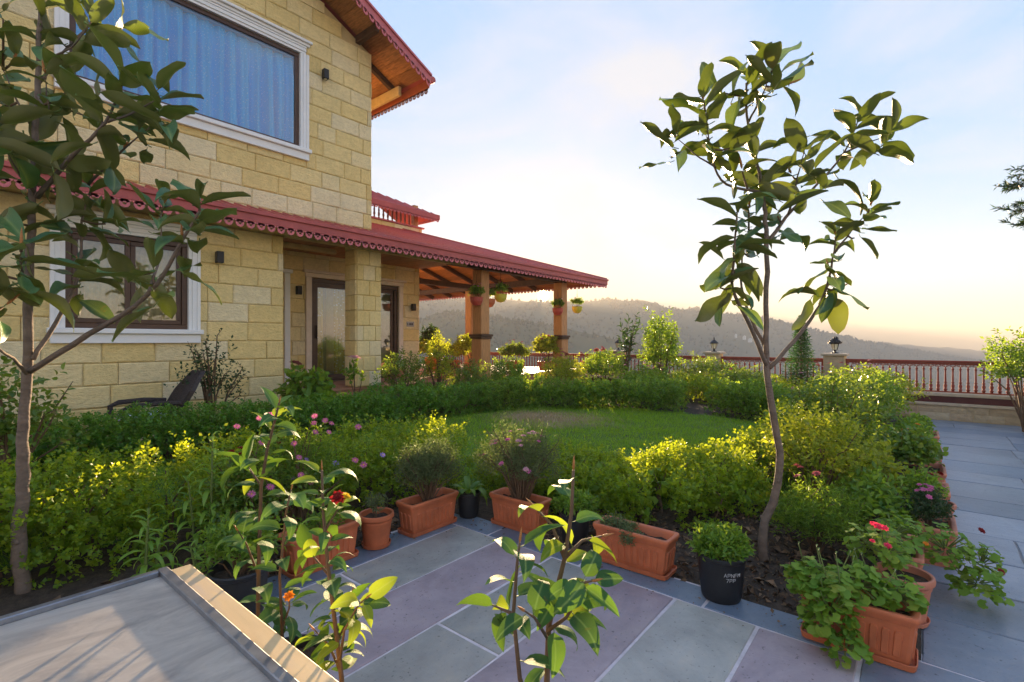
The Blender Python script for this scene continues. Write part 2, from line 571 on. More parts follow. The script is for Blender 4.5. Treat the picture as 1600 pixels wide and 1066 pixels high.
M = {}
M['block'] = mat_stone('yellow_stone', [(0, (.80, .60, .25)), (.3, (.84, .65, .29)), (.6, (.86, .69, .35)), (.85, (.83, .69, .41)), (1, (.86, .73, .46))], bump=.9)
M['mortar'] = mat_plain('mortar', (.62, .47, .24), .9, var=.1)
M['white'] = mat_plain('white_paint', (.80, .80, .80), .5, var=.04, scale=4)
M['frame'] = mat_plain('brown_frame', (.075, .038, .025), .38, var=.15)
M['glass'] = mat_glass('window_glass', refl=.6)
M['curtain_blue'] = mat_plain('blue_curtain', (.10, .36, .72), .8, var=.22, scale=38)
M['curtain_tan'] = mat_plain('tan_curtain', (.62, .45, .20), .8, var=.15, scale=20)
M['red'] = mat_plain('red_painted_metal', (.42, .085, .080), .5, var=.12, scale=3)
M['pink_red'] = mat_plain('pink_red_fretwork', (.54, .14, .155), .5, var=.12, scale=5)
M['wood'] = mat_plain('soffit_wood', (.42, .18, .06), .5, var=.4, scale=5, stretch=(8, 1, 8), island=False, objrand=.28)
M['wood_dark'] = mat_plain('dark_beam', (.075, .036, .018), .55, var=.3, scale=6)
M['wood_post'] = mat_plain('post_timber', (.46, .22, .08), .5, var=.3, scale=4, stretch=(14, 14, 1.2), bump=.15, bscale=12)
M['cream_wood'] = mat_plain('cream_board', (.60, .43, .20), .55, var=.12)
M['black'] = mat_plain('black_metal', (.012, .012, .014), .45, var=.2)
M['lamp_glass'] = mat_plain('lamp_glass', (.75, .68, .5), .2, var=.05)
M['floor_tile'] = mat_plain('porch_tile', (.42, .19, .10), .6, var=.15)
M['soil'] = mat_plain('soil', (.055, .038, .026), .95, var=.5, scale=14, bump=1.0, bscale=45)
M['interior'] = mat_plain('room_wall', (.35, .30, .22), .9, var=.05)
# ------------------------------------------------------------------ land, hills, haze
def mat_hill(name, c1, c2, scale):
    m, n, l, b = nodes_of(name)
    tc = n.new('ShaderNodeTexCoord')
    no = n.new('ShaderNodeTexNoise'); no.inputs['Scale'].default_value = scale; no.inputs['Detail'].default_value = 10; no.inputs['Roughness'].default_value = .65
    l.new(tc.outputs['Object'], no.inputs['Vector'])
    r = ramp(n, [(.35, c1), (.65, c2)])
    l.new(no.outputs['Fac'], r.inputs['Fac']); l.new(r.outputs['Color'], b.inputs['Base Color'])
    b.inputs['Roughness'].default_value = 1.0
    b.inputs['Specular IOR Level'].default_value = 0.05
    return m
M['hill'] = mat_hill('forest_slope', (.060, .070, .030), (.12, .115, .055), .012)
M['valley'] = mat_hill('valley_ground', (.05, .06, .025), (.11, .10, .05), .004)
M['forest'] = mat_leaf('forest_crown', (.045, .060, .022), (.085, .095, .035), (.10, .12, .02), .2, .9, .05)

VALLEY = -150.0
gx = np.concatenate([np.linspace(-3400, -120, 24), np.linspace(-100, 120, 45), np.linspace(140, 3400, 24)])
gX, gY = np.meshgrid(gx, gx, indexing='ij')
rr = np.hypot(gX + 10, gY - 8)
gZ = VALLEY + (-VALLEY - 6.0) * np.exp(-np.maximum(rr - 26, 0) ** 1.15 / 90.0) + 3 * wav(gX, gY, .02) * np.clip(rr / 300, 0, 1)
n0 = len(gx)
ii = np.arange(n0 * n0).reshape(n0, n0)
gF = np.stack([ii[:-1, :-1], ii[1:, :-1], ii[1:, 1:], ii[:-1, 1:]], -1).reshape(-1, 4)
np_mesh('valley_ground', np.stack([gX, gY, gZ], -1).reshape(-1, 3), gF, M['valley'], kind='structure', smooth=True)

FOREST_P, FOREST_S = [], []
def ridge(name, crest, dist, rows, gul, seed, ntree, tree_h, reach=0.55):
    """a hill whose skyline has the given bearings; slopes fall to the valley on both sides"""
    cx = np.array([c[0] for c in crest], float); cy = np.array([c[1] for c in crest], float)
    dx = np.array([d[0] for d in dist], float); dd = np.array([d[1] for d in dist], float)
    px = np.arange(cx[0], cx[-1] + 1, 7.0)
    base = np.interp(px, cx, cy)
    D = np.interp(px, dx, dd)
    jit = np.array([mnoise.fractal(Vector((p * .03, seed, 0)), .7, 2.1, 5) for p in px]) * 2.2
    T = (px - 800) / FPX
    zc = EYE - D * (base + jit - 533) / FPX
    V = []
    s = np.concatenate([np.linspace(0, 1, rows), np.linspace(1.08, 1.6, 6)])
    for k, a in enumerate(s):
        if a <= 1:
            d = D * (reach + (1 - reach) * a)
            prof = a ** 1.15
        else:
            d = D * a
            prof = 1 - min(1, (a - 1) / .55) ** 1.2
        g = np.array([mnoise.fractal(Vector((p * .018 + a * 1.3, a * 3.2 - p * .006, seed + 3)), .8, 2.1, 5) for p in px])
        z = VALLEY - 4 + (zc - VALLEY + 4) * prof + g * gul * math.sin(math.pi * min(a, 1)) * (zc - VALLEY) * 1.0
        V.append(np.stack([d * (FX + RX * T), d * (FY + RY * T), z], -1))
    V = np.array(V)
    nr, nc = V.shape[:2]
    I = np.arange(nr * nc).reshape(nr, nc)
    Fq = np.stack([I[:-1, :-1], I[:-1, 1:], I[1:, 1:], I[1:, :-1]], -1).reshape(-1, 4)
    np_mesh(name, V.reshape(-1, 3), Fq, M['hill'], kind='structure', smooth=True)
    # trees on the near slope and along the crest
    a = 1 - rng.random(ntree) ** 1.6 * .8
    na = int(ntree * .12)
    a[:na] = rng.uniform(.97, 1.0, na)
    fi = a * (rows - 1); fj = rng.uniform(0, nc - 1.001, ntree)
    i0 = np.clip(np.floor(fi).astype(int), 0, rows - 2); j0 = np.floor(fj).astype(int)
    u = (fi - i0)[:, None]; w = (fj - j0)[:, None]
    p = V[i0, j0] * (1 - u) * (1 - w) + V[i0 + 1, j0] * u * (1 - w) + V[i0, j0 + 1] * (1 - u) * w + V[i0 + 1, j0 + 1] * u * w
    keep = np.array([mnoise.noise(Vector((q[0] * .012, q[1] * .012, seed))) for q in p]) > -.25
    keep[:na] = rng.random(na) > .35
    FOREST_P.append(p[keep]); FOREST_S.append(rng.uniform(.55, 1.15, keep.sum()) * tree_h)

ridge('far_hills', [(1180, 575), (1330, 540), (1374, 536), (1420, 538), (1440, 541), (1476, 543), (1520, 546), (1557, 549), (1640, 556), (1900, 575)], [(1100, 1750), (1900, 2100)], 14, .05, 9, 0, 1)
ridge('main_hill', [(-150, 690), (150, 500), (420, 478), (655, 468), (760, 466), (860, 473), (912, 471), (957, 469), (1005, 470), (1040, 480), (1070, 484), (1090, 482), (1138, 491), (1194, 496), (1237, 507), (1298, 521), (1358, 534), (1434, 548), (1481, 556), (1560, 566), (1700, 588), (1860, 615)], [(560, 950), (900, 1000), (1300, 1350), (1800, 1700)], 40, .10, 21, 9000, 6.5)
ridge('near_hill', [(-100, 760), (200, 540), (430, 520), (560, 512), (640, 503), (689, 489), (720, 487), (750, 490), (800, 500), (850, 508), (920, 521), (1000, 538), (1060, 551), (1130, 572), (1230, 600), (1300, 625)], [(430, 520), (1300, 700)], 34, .12, 33, 8000, 4.0)

fp, fs = np.concatenate(FOREST_P), np.concatenate(FOREST_S)
n = len(fp)
wd = fs * rng.uniform(.32, .55, n)
ang = rng.uniform(0, 6.28, n)
top = fp + np.stack([0 * fs, 0 * fs, fs], -1)
ring = []
for k in range(5):
    a = ang + k * 2 * math.pi / 5
    ring.append(fp + np.stack([np.cos(a) * wd, np.sin(a) * wd, fs * rng.uniform(.2, .5, n)], -1))
v = np.stack([fp - np.array([0, 0, 1.0])] + ring + [top], 1).reshape(-1, 3)
base = np.arange(n)[:, None, None] * 7
T = np.array([[6, 1 + k, 1 + (k + 1) % 5] for k in range(5)] + [[0, 1 + (k + 1) % 5, 1 + k] for k in range(5)])
fo = np_mesh('hill_forest', v, (base + T[None]).reshape(-1, 3), M['forest'], kind='stuff')
fo['label'] = 'hazy dark forest covering the hill slopes'

# tiny white houses on the far slope
M['far_house'] = mat_plain('pale_house', (.7, .68, .62), .8)
for i, (px, py, d, w, lab) in enumerate([(1163, 527, 930, 3.2, 'tiny pale house high among specks on the hazy slope'), (1172, 531, 925, 4, 'tiny long pale house lowest of the hamlet on the hill'), (1181, 526, 940, 3, 'tiny pale house at the outer end of the hill hamlet'), (1150, 524, 950, 2.4, 'tiny lone pale house uphill of the hamlet on the slope')]):
    c = P(px, py, d)
    t = thing('distant_house', lab, 'house', c, 'pale houses on the far hillside')
    MB().box(c.x - w, c.x + w, c.y - w * .7, c.y + w * .7, c.z - 5, c.z + 1.5).build('wall', M['far_house'], t)
    MB().prism([(c.x - w - .6, c.y - w * .8, c.z + 1.5), (c.x - w - .6, c.y + w * .8, c.z + 1.5), (c.x - w - .6, c.y, c.z + 3)], (2 * w + 1.2, 0, 0)).build('roof', M['far_house'], t)

hz = MB().box(-3900, 3900, -3900, 3900, VALLEY - 12, 98).build('haze', None or [], kind='stuff')
hm, hn, hl, hb = nodes_of('haze_air')
hn.remove(hb)
hv = hn.new('ShaderNodeVolumePrincipled')
hv.inputs['Color'].default_value = (.70, .65, .60, 1)
hv.inputs['Density'].default_value = 0.0007
hv.inputs['Anisotropy'].default_value = 0.0
hl.new(hv.outputs[0], hn['Material Output'].inputs['Volume'])
hz.data.materials.append(hm)
# ------------------------------------------------------------------ ground of the place
def smooth01(a):
    a = np.clip(a, 0, 1)
    return a * a * (3 - 2 * a)

def gz(x, y):
    """height of the garden soil: level with the paving at its edge, rising gently into the bed"""
    x = np.asarray(x, float); y = np.asarray(y, float)
    d = np.hypot(np.maximum(x - 3.41, 0), np.maximum(y - 3.55, 0))
    d = np.where((y < 3.55) & (x > 3.41), np.minimum(d, np.maximum(y - 0.0, 0)), d)
    return 0.0 + 0.24 * smooth01(d / 2.2) + .015 * wav(x, y, 1.3)

sx = np.arange(-4.0, 13.85, .12); sy = np.arange(0.0, 12.0, .12)
SX, SY = np.meshgrid(sx, sy, indexing='ij')
SZ = gz(SX, SY)
SI = np.arange(SX.size).reshape(SX.shape)
q = np.stack([SI[:-1, :-1], SI[1:, :-1], SI[1:, 1:], SI[:-1, 1:]], -1).reshape(-1, 4)
cxy = np.stack([SX, SY], -1).reshape(-1, 2)[q].mean(1)
q = q[((cxy[:, 1] > 3.5) | (cxy[:, 0] > 3.36)) & (cxy[:, 1] > -.0)]
garden = np_mesh('garden_bed', np.stack([SX, SY, SZ], -1).reshape(-1, 3), q, M['soil'], kind='structure', smooth=True)

# loose bark and stones on the bare soil
n = 5200
bx = np.concatenate([rng.uniform(3.42, 4.9, n // 2), rng.uniform(-1, 3.6, n // 2)])
by = np.concatenate([rng.uniform(.1, 3.0, n // 2), rng.uniform(3.5, 4.1, n // 2)])
bp = np.stack([bx, by, gz(bx, by) + .008], -1)
bd = rng.normal(size=(n, 3)); bd[:, 2] *= .35
M['mulch'] = mat_plain('bark_mulch', (.15, .095, .055), .9, var=.5, island=True, objrand=.6)
leaf_cloud('bark_mulch', bp, bd, rng.uniform(.012, .05, n) * rng.choice([1, 1, 1, 1.8], n), M['mulch'], None, aspect=.5, fold=.25)

# crumbs of soil and leaf bits swept on to the paving beside the bed
n = 700
cx_ = np.concatenate([3.42 - np.abs(rng.normal(size=n // 2)) * .16, rng.uniform(.6, 3.4, n // 2)])
cy_ = np.concatenate([rng.uniform(.6, 3.5, n // 2), 3.54 - np.abs(rng.normal(size=n // 2)) * .14])
cd_ = rng.normal(size=(n, 3)); cd_[:, 2] *= .2
leaf_cloud('leaf_litter', np.stack([cx_, cy_, np.full(n, .006)], -1), cd_, rng.uniform(.004, .016, n) * rng.choice([1, 1, 1, 1, 2.2], n), M['mulch'], None, aspect=.6, fold=.1, upbias=3)

# lawn: a sheet just above the soil, its edge under the hedges
M['lawn'] = mat_plain('lawn_soil', (.08, .15, .02), .95, var=.5, scale=3.5, bump=.6, bscale=60)
_n, _l = M['lawn'].node_tree.nodes, M['lawn'].node_tree.links
_tc = _n.new('ShaderNodeTexCoord'); _mp = _n.new('ShaderNodeMapping'); _mp.inputs['Location'].default_value = (-7.35, -5.25, 0)
_le = _n.new('ShaderNodeVectorMath'); _le.operation = 'LENGTH'
_no = _n.new('ShaderNodeTexNoise'); _no.inputs['Scale'].default_value = 2.2; _no.inputs['Detail'].default_value = 6
_ad = _n.new('ShaderNodeMath'); _ad.operation = 'ADD'
_mr = _n.new('ShaderNodeMapRange'); _mr.inputs['From Min'].default_value = 1.75; _mr.inputs['From Max'].default_value = 1.15
_mx = _n.new('ShaderNodeMix'); _mx.data_type = 'RGBA'; _mx.inputs['B'].default_value = (.33, .25, .14, 1)
_l.new(_tc.outputs['Object'], _mp.inputs['Vector']); _l.new(_mp.outputs[0], _le.inputs[0]); _l.new(_tc.outputs['Object'], _no.inputs['Vector'])
_l.new(_le.outputs['Value'], _ad.inputs[0]); _l.new(_no.outputs['Fac'], _ad.inputs[1]); _l.new(_ad.outputs[0], _mr.inputs['Value'])
_bs = _n['Principled BSDF'].inputs['Base Color']; _src = _bs.links[0].from_socket
_l.new(_mr.outputs[0], _mx.inputs['Factor']); _l.new(_src, _mx.inputs['A']); _l.new(_mx.outputs['Result'], _bs)
def lawn_in(x, y):
    a = ((x - 6.7) / 2.95) ** 2 + ((y - 3.9) / 3.3) ** 2 < 1
    b = (x > -1) & (x < 7.5) & (y > 4.7) & (y < 6.9)
    return a | b
ql = q[lawn_in(*(np.stack([SX, SY], -1).reshape(-1, 2)[q].mean(1).T))]
np_mesh('lawn', np.stack([SX, SY, SZ + .012], -1).reshape(-1, 3), ql, M['lawn'], kind='structure', smooth=True)
# grass blades; a worn straw-coloured patch near the far end of the lawn
n = 150000
gx_ = rng.uniform(-1, 9.4, n); gy_ = rng.uniform(.9, 7, n)
k = lawn_in(gx_, gy_)
gx_, gy_ = gx_[k], gy_[k]
pc = Vector((7.35, 5.25, 0))
worn = np.exp(-(((gx_ - pc.x) / .8) ** 2 + ((gy_ - pc.y) / 1.0) ** 2) * 1.0) * 1.15 + .25 * wav(gx_, gy_, 1.5)
keep = rng.random(len(gx_)) > np.clip(worn - .5, 0, .35)
gx_, gy_, worn = gx_[keep], gy_[keep], worn[keep]
n = len(gx_)
dry = (rng.random(n) < np.clip(worn * 1.1 - .12, .015, .95)).astype(int)
hgt = rng.uniform(.025, .06, n) * (1 + .45 * wav(gx_, gy_, 1.1))
ln = rng.normal(size=(n, 2)) * .45 + np.stack([wav(gx_, gy_, .9), wav(gy_, gx_, .8)], -1) * .5
zz = gz(gx_, gy_) + .01
base = np.stack([gx_, gy_, zz], -1)
a = rng.uniform(0, 6.28, n)
sd = np.stack([np.cos(a), np.sin(a), 0 * a], -1) * .0035
tip = base + np.concatenate([ln * hgt[:, None], hgt[:, None]], 1)
v = np.stack([base - sd, base + sd, tip], 1).reshape(-1, 3)
M['grass'] = mat_leaf('grass_blade', (.12, .25, .015), (.22, .38, .03), (.45, .65, .03), .5, .5, .2)
M['straw'] = mat_leaf('dry_grass', (.30, .22, .10), (.42, .33, .18), (.5, .4, .2), .3, .7, .1)
g = np_mesh('lawn_grass', v, np.arange(3 * n).reshape(-1, 3), [M['grass'], M['straw']], kind='stuff', mi=dry)
g['label'] = 'short green lawn grass with a worn straw patch'

# ------------------------------------------------------------------ paved terrace: every slab its own piece
M['bedding'] = mat_plain('pale_mortar_bed', (.62, .56, .58), .95, var=.2)
M['bedding_dark'] = mat_plain('grey_mortar_bed', (.26, .25, .25), .95, var=.4, scale=3)
def mat_slab(name, c1, c2, stain, rough=.42):
    m, n, l, b = nodes_of(name)
    tc = n.new('ShaderNodeTexCoord'); oi = n.new('ShaderNodeObjectInfo')
    add = n.new('ShaderNodeVectorMath'); add.operation = 'ADD'
    sc = n.new('ShaderNodeVectorMath'); sc.operation = 'SCALE'; sc.inputs[0].default_value = (17, 31, 5)
    l.new(oi.outputs['Random'], sc.inputs['Scale'])
    l.new(tc.outputs['Object'], add.inputs[0]); l.new(sc.outputs[0], add.inputs[1])
    no = n.new('ShaderNodeTexNoise'); no.inputs['Scale'].default_value = 1.9; no.inputs['Detail'].default_value = 10; no.inputs['Roughness'].default_value = .68; no.inputs['Distortion'].default_value = .8
    l.new(add.outputs[0], no.inputs['Vector'])
    r = ramp(n, [(.3, c1), (.55, c2), (.75, stain)])
    l.new(no.outputs['Fac'], r.inputs['Fac'])
    hs = n.new('ShaderNodeHueSaturation'); mr = n.new('ShaderNodeMapRange'); mr.inputs['To Min'].default_value = .85; mr.inputs['To Max'].default_value = 1.15
    l.new(oi.outputs['Random'], mr.inputs['Value']); l.new(mr.outputs[0], hs.inputs['Value']); l.new(r.outputs['Color'], hs.inputs['Color'])
    # broad water stains that run across neighbouring slabs
    ge = n.new('ShaderNodeNewGeometry'); nw = n.new('ShaderNodeTexNoise'); nw.inputs['Scale'].default_value = 1.1; nw.inputs['Detail'].default_value = 8; nw.inputs['Roughness'].default_value = .7
    l.new(ge.outputs['Position'], nw.inputs['Vector'])
    mw = n.new('ShaderNodeMapRange'); mw.inputs['From Min'].default_value = .33; mw.inputs['From Max'].default_value = .6; mw.inputs['To Min'].default_value = .74; mw.inputs['To Max'].default_value = 1.04
    l.new(nw.outputs['Fac'], mw.inputs['Value'])
    mq = n.new('ShaderNodeMath'); mq.operation = 'MULTIPLY'; l.new(mr.outputs[0], mq.inputs[0]); l.new(mw.outputs[0], mq.inputs[1]); l.new(mq.outputs[0], hs.inputs['Value'])
    # small dark pits
    vo = n.new('ShaderNodeTexNoise'); vo.inputs['Scale'].default_value = 45; vo.inputs['Detail'].default_value = 3
    l.new(add.outputs[0], vo.inputs['Vector'])
    r2 = ramp(n, [(.27, (.45, .45, .45)), (.36, (1, 1, 1))]); l.new(vo.outputs['Fac'], r2.inputs['Fac'])
    mx = n.new('ShaderNodeMix'); mx.data_type = 'RGBA'; mx.blend_type = 'MULTIPLY'; mx.inputs['Factor'].default_value = 1
    l.new(hs.outputs['Color'], mx.inputs['A']); l.new(r2.outputs['Color'], mx.inputs['B'])
    l.new(mx.outputs['Result'], b.inputs['Base Color'])
    rr_ = n.new('ShaderNodeMapRange'); rr_.inputs['To Min'].default_value = rough - .12; rr_.inputs['To Max'].default_value = rough + .2
    l.new(no.outputs['Fac'], rr_.inputs['Value']); l.new(rr_.outputs[0], b.inputs['Roughness'])
    b.inputs['Specular IOR Level'].default_value = .45
    # layered cleft relief
    n3 = n.new('ShaderNodeTexNoise'); n3.inputs['Scale'].default_value = 5; n3.inputs['Detail'].default_value = 9; n3.inputs['Roughness'].default_value = .6; n3.inputs['Distortion'].default_value = 1.2
    mp = n.new('ShaderNodeMapping'); mp.inputs['Scale'].default_value = (1, .45, 1)
    l.new(add.outputs[0], mp.inputs['Vector']); l.new(mp.outputs[0], n3.inputs['Vector'])
    r3 = ramp(n, [(.0, (0, 0, 0)), (.42, (.4,) * 3), (.45, (.55,) * 3), (.58, (.62,) * 3), (.6, (.8,) * 3), (1, (1,) * 3)])
    l.new(n3.outputs['Fac'], r3.inputs['Fac'])
    bp = n.new('ShaderNodeBump'); bp.inputs['Strength'].default_value = .35; bp.inputs['Distance'].default_value = .012
    l.new(r3.outputs['Color'], bp.inputs['Height']); l.new(bp.outputs[0], b.inputs['Normal'])
    return m
M['slab_green'] = mat_slab('greenish_sandstone', (.25, .255, .24), (.37, .365, .335), (.47, .42, .34))
M['slab_purple'] = mat_slab('purple_sandstone', (.25, .20, .225), (.36, .295, .32), (.44, .37, .36))
M['slab_blue'] = mat_slab('blue_slate', (.11, .155, .22), (.16, .205, .27), (.24, .27, .30), .36)
M['slab_blue2'] = mat_slab('grey_blue_slate', (.16, .20, .26), (.22, .255, .31), (.32, .33, .35), .36)

terrace = np_mesh('terrace', [(-4, -7, -.007), (3.41, -7, -.007), (3.41, 3.55, -.007), (-4, 3.55, -.007), (3.41, -7, -.010), (13.72, -7, -.010), (13.72, .02, -.010), (3.41, .02, -.010)], [(0, 1, 2, 3), (4, 5, 6, 7)], [M['bedding'], M['bedding_dark']], kind='structure', mi=[0, 1])
def slab(x0, x1, y0, y1, mat, gap=.010):
    j = lambda: rnd.uniform(-.004, .004)
    z = rnd.uniform(-.003, .003)
    g = gap
    # outline with slightly wandering edges
    pts = []
    for (ax, ay, bx, by) in ((x0 + g, y0 + g, x1 - g, y0 + g), (x1 - g, y0 + g, x1 - g, y1 - g), (x1 - g, y1 - g, x0 + g, y1 - g), (x0 + g, y1 - g, x0 + g, y0 + g)):
        for k in range(3):
            t = k / 3
            pts.append((ax + (bx - ax) * t + j(), ay + (by - ay) * t + j()))
    cx, cy = (x0 + x1) / 2, (y0 + y1) / 2
    def lp(ins, zz):
        return [(p[0] - (ins if p[0] > cx else -ins) - cx, p[1] - (ins if p[1] > cy else -ins) - cy, zz) for p in pts]
    b = MB().loops([lp(0, -.03), lp(0, z - .005), lp(.005, z)], True, False, True)
    me = b.mesh('slab', mat)
    o = link('slab', me, terrace)
    o.location = (cx, cy, 0)
ys = [3.2, 2.71, 2.19, 1.71, 1.22, .73, .24]
for i in range(6):
    mat = M['slab_green'] if i % 2 == 0 else M['slab_purple']
    cuts = {0: [-2.5, -1, .5, 1.95, 3.13], 1: [-2.5, -.8, .75, 3.13], 2: [-2.5, -.9, .45, 1.97, 3.13], 3: [-2.5, -.4, 1.2, 3.13], 4: [-2.5, -.7, .4, 1.7, 3.13], 5: [-2.5, -.2, 1.35, 3.13]}[i]
    for a, b_ in zip(cuts, cuts[1:]):
        slab(a, b_, ys[i + 1], ys[i], mat)
for a, b_ in zip([-2.5, -.9, .6, 2.0, 3.13], [-.9, .6, 2.0, 3.13]):
    slab(a, b_, 3.2, 3.52, M['slab_blue'])
for a, b_ in zip([.24, 1.05, 1.95, 2.85], [1.05, 1.95, 2.85, 3.52]):
    slab(3.13, 3.4, a, b_, M['slab_blue'])
x = -2.5
while x < 13.6:
    w = rnd.choice([.58, .66, .72, .78])
    x1 = min(x + w, 13.7)
    if 13.7 - x1 < .2:
        x1 = 13.7
    top = .24 if x1 <= 3.5 else 0.0
    y = top
    first = True
    while y > -6:
        l_ = rnd.uniform(1.0, 1.9) * (rnd.uniform(.4, .9) if first else 1)
        first = False
        slab(x, x1, y - l_, y, gap=.006, mat=rnd.choice([M['slab_blue'], M['slab_blue2'], M['slab_blue2']]))
        y -= l_
    x = x1

# ------------------------------------------------------------------ terrace edge: low stone wall, pillars, balustrade
M['sandstone'] = mat_stone('sandstone_veneer', [(0, (.40, .30, .19)), (.4, (.50, .40, .27)), (.7, (.46, .34, .24)), (1, (.56, .47, .34))], 20, .5)
M['coping'] = mat_plain('stone_coping', (.50, .40, .29), .7, var=.15, bump=.15)
M['rail'] = mat_plain('red_brown_rail', (.27, .062, .045), .75, spec=.15, var=.12)
lw = thing('low_stone_wall', 'long low sandstone veneer wall with pale coping under the red railing', 'wall', (13.95, 2, 0))
MB().box(13.75, 14.2, -8, 15.5, -6, .30).build('wall_core', M['mortar'], lw)
MB().cbox(13.70, 14.0, -8, 15.5, .302, .355, .008).build('coping', M['coping'], lw)
MB().box(13.84, 14.15, -8, 15.5, .356, .49).build('red_band', mat_plain('dark_red_band', (.10, .022, .026), .5), lw)
MB().cbox(13.76, 14.2, -8, 15.5, .492, .56, .01).build('ledge', M['coping'], lw)
STONES = []
for k in range(5):
    w, h = .42, .148
    vs, b = [], MB()
    gx2 = [[(-w / 2 + w * i / 4, h * j / 2) for i in range(5)] for j in range(3)]
    for j in range(3):
        for i in range(5):
            e = (i in (0, 4)) or (j in (0, 2))
            b.v.append((-rnd.uniform(.012, .03) * (0.55 if e else 1), gx2[j][i][0], gx2[j][i][1]))
    for j in range(2):
        for i in range(4):
            a = j * 5 + i
            b.f.append((a, a + 5, a + 6, a + 1)); b.m.append(0)
    rim = [0, 1, 2, 3, 4, 9, 14, 13, 12, 11, 10, 5]
    n_ = len(b.v)
    for i in rim:
        b.v.append((.004, b.v[i][1], b.v[i][2]))
    for k2 in range(12):
        b.f.append((rim[k2], rim[(k2 + 1) % 12], n_ + (k2 + 1) % 12, n_ + k2)); b.m.append(0)
    STONES.append(b.mesh('stone', M['sandstone']))
for row in range(2):
    y = -4.2 + row * .21
    while y < 1.2:
        wd_ = rnd.uniform(.26, .5)
        o = link('stone', rnd.choice(STONES), lw)
        o.location = Vector((13.748, y + wd_ / 2, .002 + row * .149)) - ORG[lw]
        o.scale = (1, (wd_ - .006) / .42, 1)
        y += wd_

bal_prof = [(.020, 0), (.020, .03), (.030, .035), (.030, .05), (.016, .06), (.024, .10), (.027, .125), (.018, .15), (.013, .165), (.022, .18), (.022, .195), (.013, .21), (.015, .24), (.012, .40), (.013, .455), (.021, .46), (.021, .475), (.012, .48), (.012, .50)]
BAL = MB().lathe([(a * 1.2, b_) for a, b_ in bal_prof], n=8, cap0=True, cap1=True).mesh('baluster', M['rail'], True)
ZB = .56
def railing(y0, y1, label):
    t = thing('railing', label, 'railing', (13.98, (y0 + y1) / 2, ZB), 'railing sections along the terrace edge')
    MB().cbox(13.94, 14.02, y0, y1, 1.185, 1.235, .01).cbox(13.955, 14.005, y0, y1, 1.145, 1.183, .004).build('top_rail', M['rail'], t)
    MB().cbox(13.95, 14.01, y0, y1, ZB + .004, ZB + .028, .004).build('bottom_rail', M['rail'], t)
    fr = MB()
    for yy in (y0 + .03, y1 - .03):
        fr.box(13.955, 14.005, yy - .028, yy + .028, ZB + .03, 1.144)
    fr.build('end_post', M['rail'], t)
    n_ = max(2, round((y1 - y0 - .1) / .118))
    st = (y1 - y0 - .1) / n_
    fw = MB()
    for i in range(n_):
        y = y0 + .05 + st * (i + .5)
        o = link('baluster', BAL, t)
        o.location = Vector((13.98, y, ZB + .025)) - ORG[t]
    for i in range(n_ - 1):
        y = y0 + .05 + st * (i + 1)
        # arch between two balusters, ring above it
        arc = [(13.98, y + st / 2 * math.cos(a), ZB + .525 - .008 + .055 * math.sin(a)) for a in [math.pi * k / 6 for k in range(7)]]
        fw.tube(arc, .0075, 4, cap=False)
        for s in (-1, 1):
            arc = [(13.98, y + s * st / 4 + .024 * math.cos(a), ZB + .565 + .0 + .019 * math.sin(a)) for a in [2 * math.pi * k / 7 for k in range(8)]]
            if i % 1 == 0:
                fw.tube(arc, .006, 3, cap=False)
    fw.build('fretwork', M['rail'], t)
railing(-7.0, 1.37, 'longest red railing section with turned balusters above the blue paving')
railing(1.80, 4.18, 'red railing section between the two lamp pillars')
railing(4.56, 7.05, 'red railing section beyond the farther lamp pillar, partly behind bushes')
railing(7.45, 15.4, 'far red railing section seen past the timber verandah posts')
def pillar_lamp(y, lab, lab2, w=.40, cap='smooth'):
    t = thing('lamp_pillar', lab, 'pillar', (13.98, y, ZB), 'stone pillars of the railing')
    MB().box(13.98 - w / 2, 13.98 + w / 2, y - w / 2, y + w / 2, ZB + .002, 1.30).build('shaft', M['mortar'], t)
    for r_ in range(5):
        z0 = ZB + .004 + r_ * .147
        o = link('stone', STONES[r_ % 5], t)
        o.location = Vector((13.978 - w / 2, y - .0, z0)) - ORG[t]
        o.scale = (.5, (w - .01) / .42, 1)
    MB().cbox(13.98 - w / 2 - .05, 13.98 + w / 2 + .05, y - w / 2 - .05, y + w / 2 + .05, 1.302, 1.36, .012).build('cap', M['coping'], t)
    q_ = thing('post_lamp', lab2, 'lamp', (13.98, y, 1.36), 'lanterns on the railing pillars')
    c = (13.98, y, 1.36)
    MB().lathe([(.075, 0), (.075, .015), (.03, .03), (.022, .06), (.04, .075), (.045, .085)], c, 12, cap0=True, cap1=True).build('lamp_base', M['black'], q_)
    MB().lathe([(.05, .09), (.085, .22)], c, 6, cap0=True, cap1=True).build('lamp_glass', M['lamp_glass'], q_)
    b = MB()
    for k in range(6):
        a = 2 * math.pi * k / 6
        b.tube([(c[0] + .052 * math.cos(a), y + .052 * math.sin(a), 1.36 + .085), (c[0] + .088 * math.cos(a), y + .088 * math.sin(a), 1.36 + .225)], .006, 4)
    b.build('cage', M['black'], q_)
    if cap == 'smooth':
        MB().lathe([(.115, .222), (.12, .235), (.07, .285), (.03, .32), (.012, .335), (.018, .36), (.004, .40)], c, 12, cap0=True, cap1=True).build('lamp_cap', M['black'], q_)
    else:
        b = MB().lathe([(.12, .222), (.13, .25), (.09, .32), (.03, .36)], c, 12, cap0=True, cap1=True)
        for k in range(26):
            a, e = rnd.uniform(0, 6.28), rnd.uniform(0, 1)
            r_ = .13 - .09 * e
            p = Vector((c[0] + r_ * math.cos(a), y + r_ * math.sin(a), c[2] + .235 + .13 * e))
            b.tube([p, p + Vector((rnd.uniform(-.03, .03), rnd.uniform(-.03, .03), .03)), p + Vector((math.cos(a) * .03, math.sin(a) * .03, .0))], [.016, .014, .004], 4)
        b.build('lamp_cap', M['black'], q_)
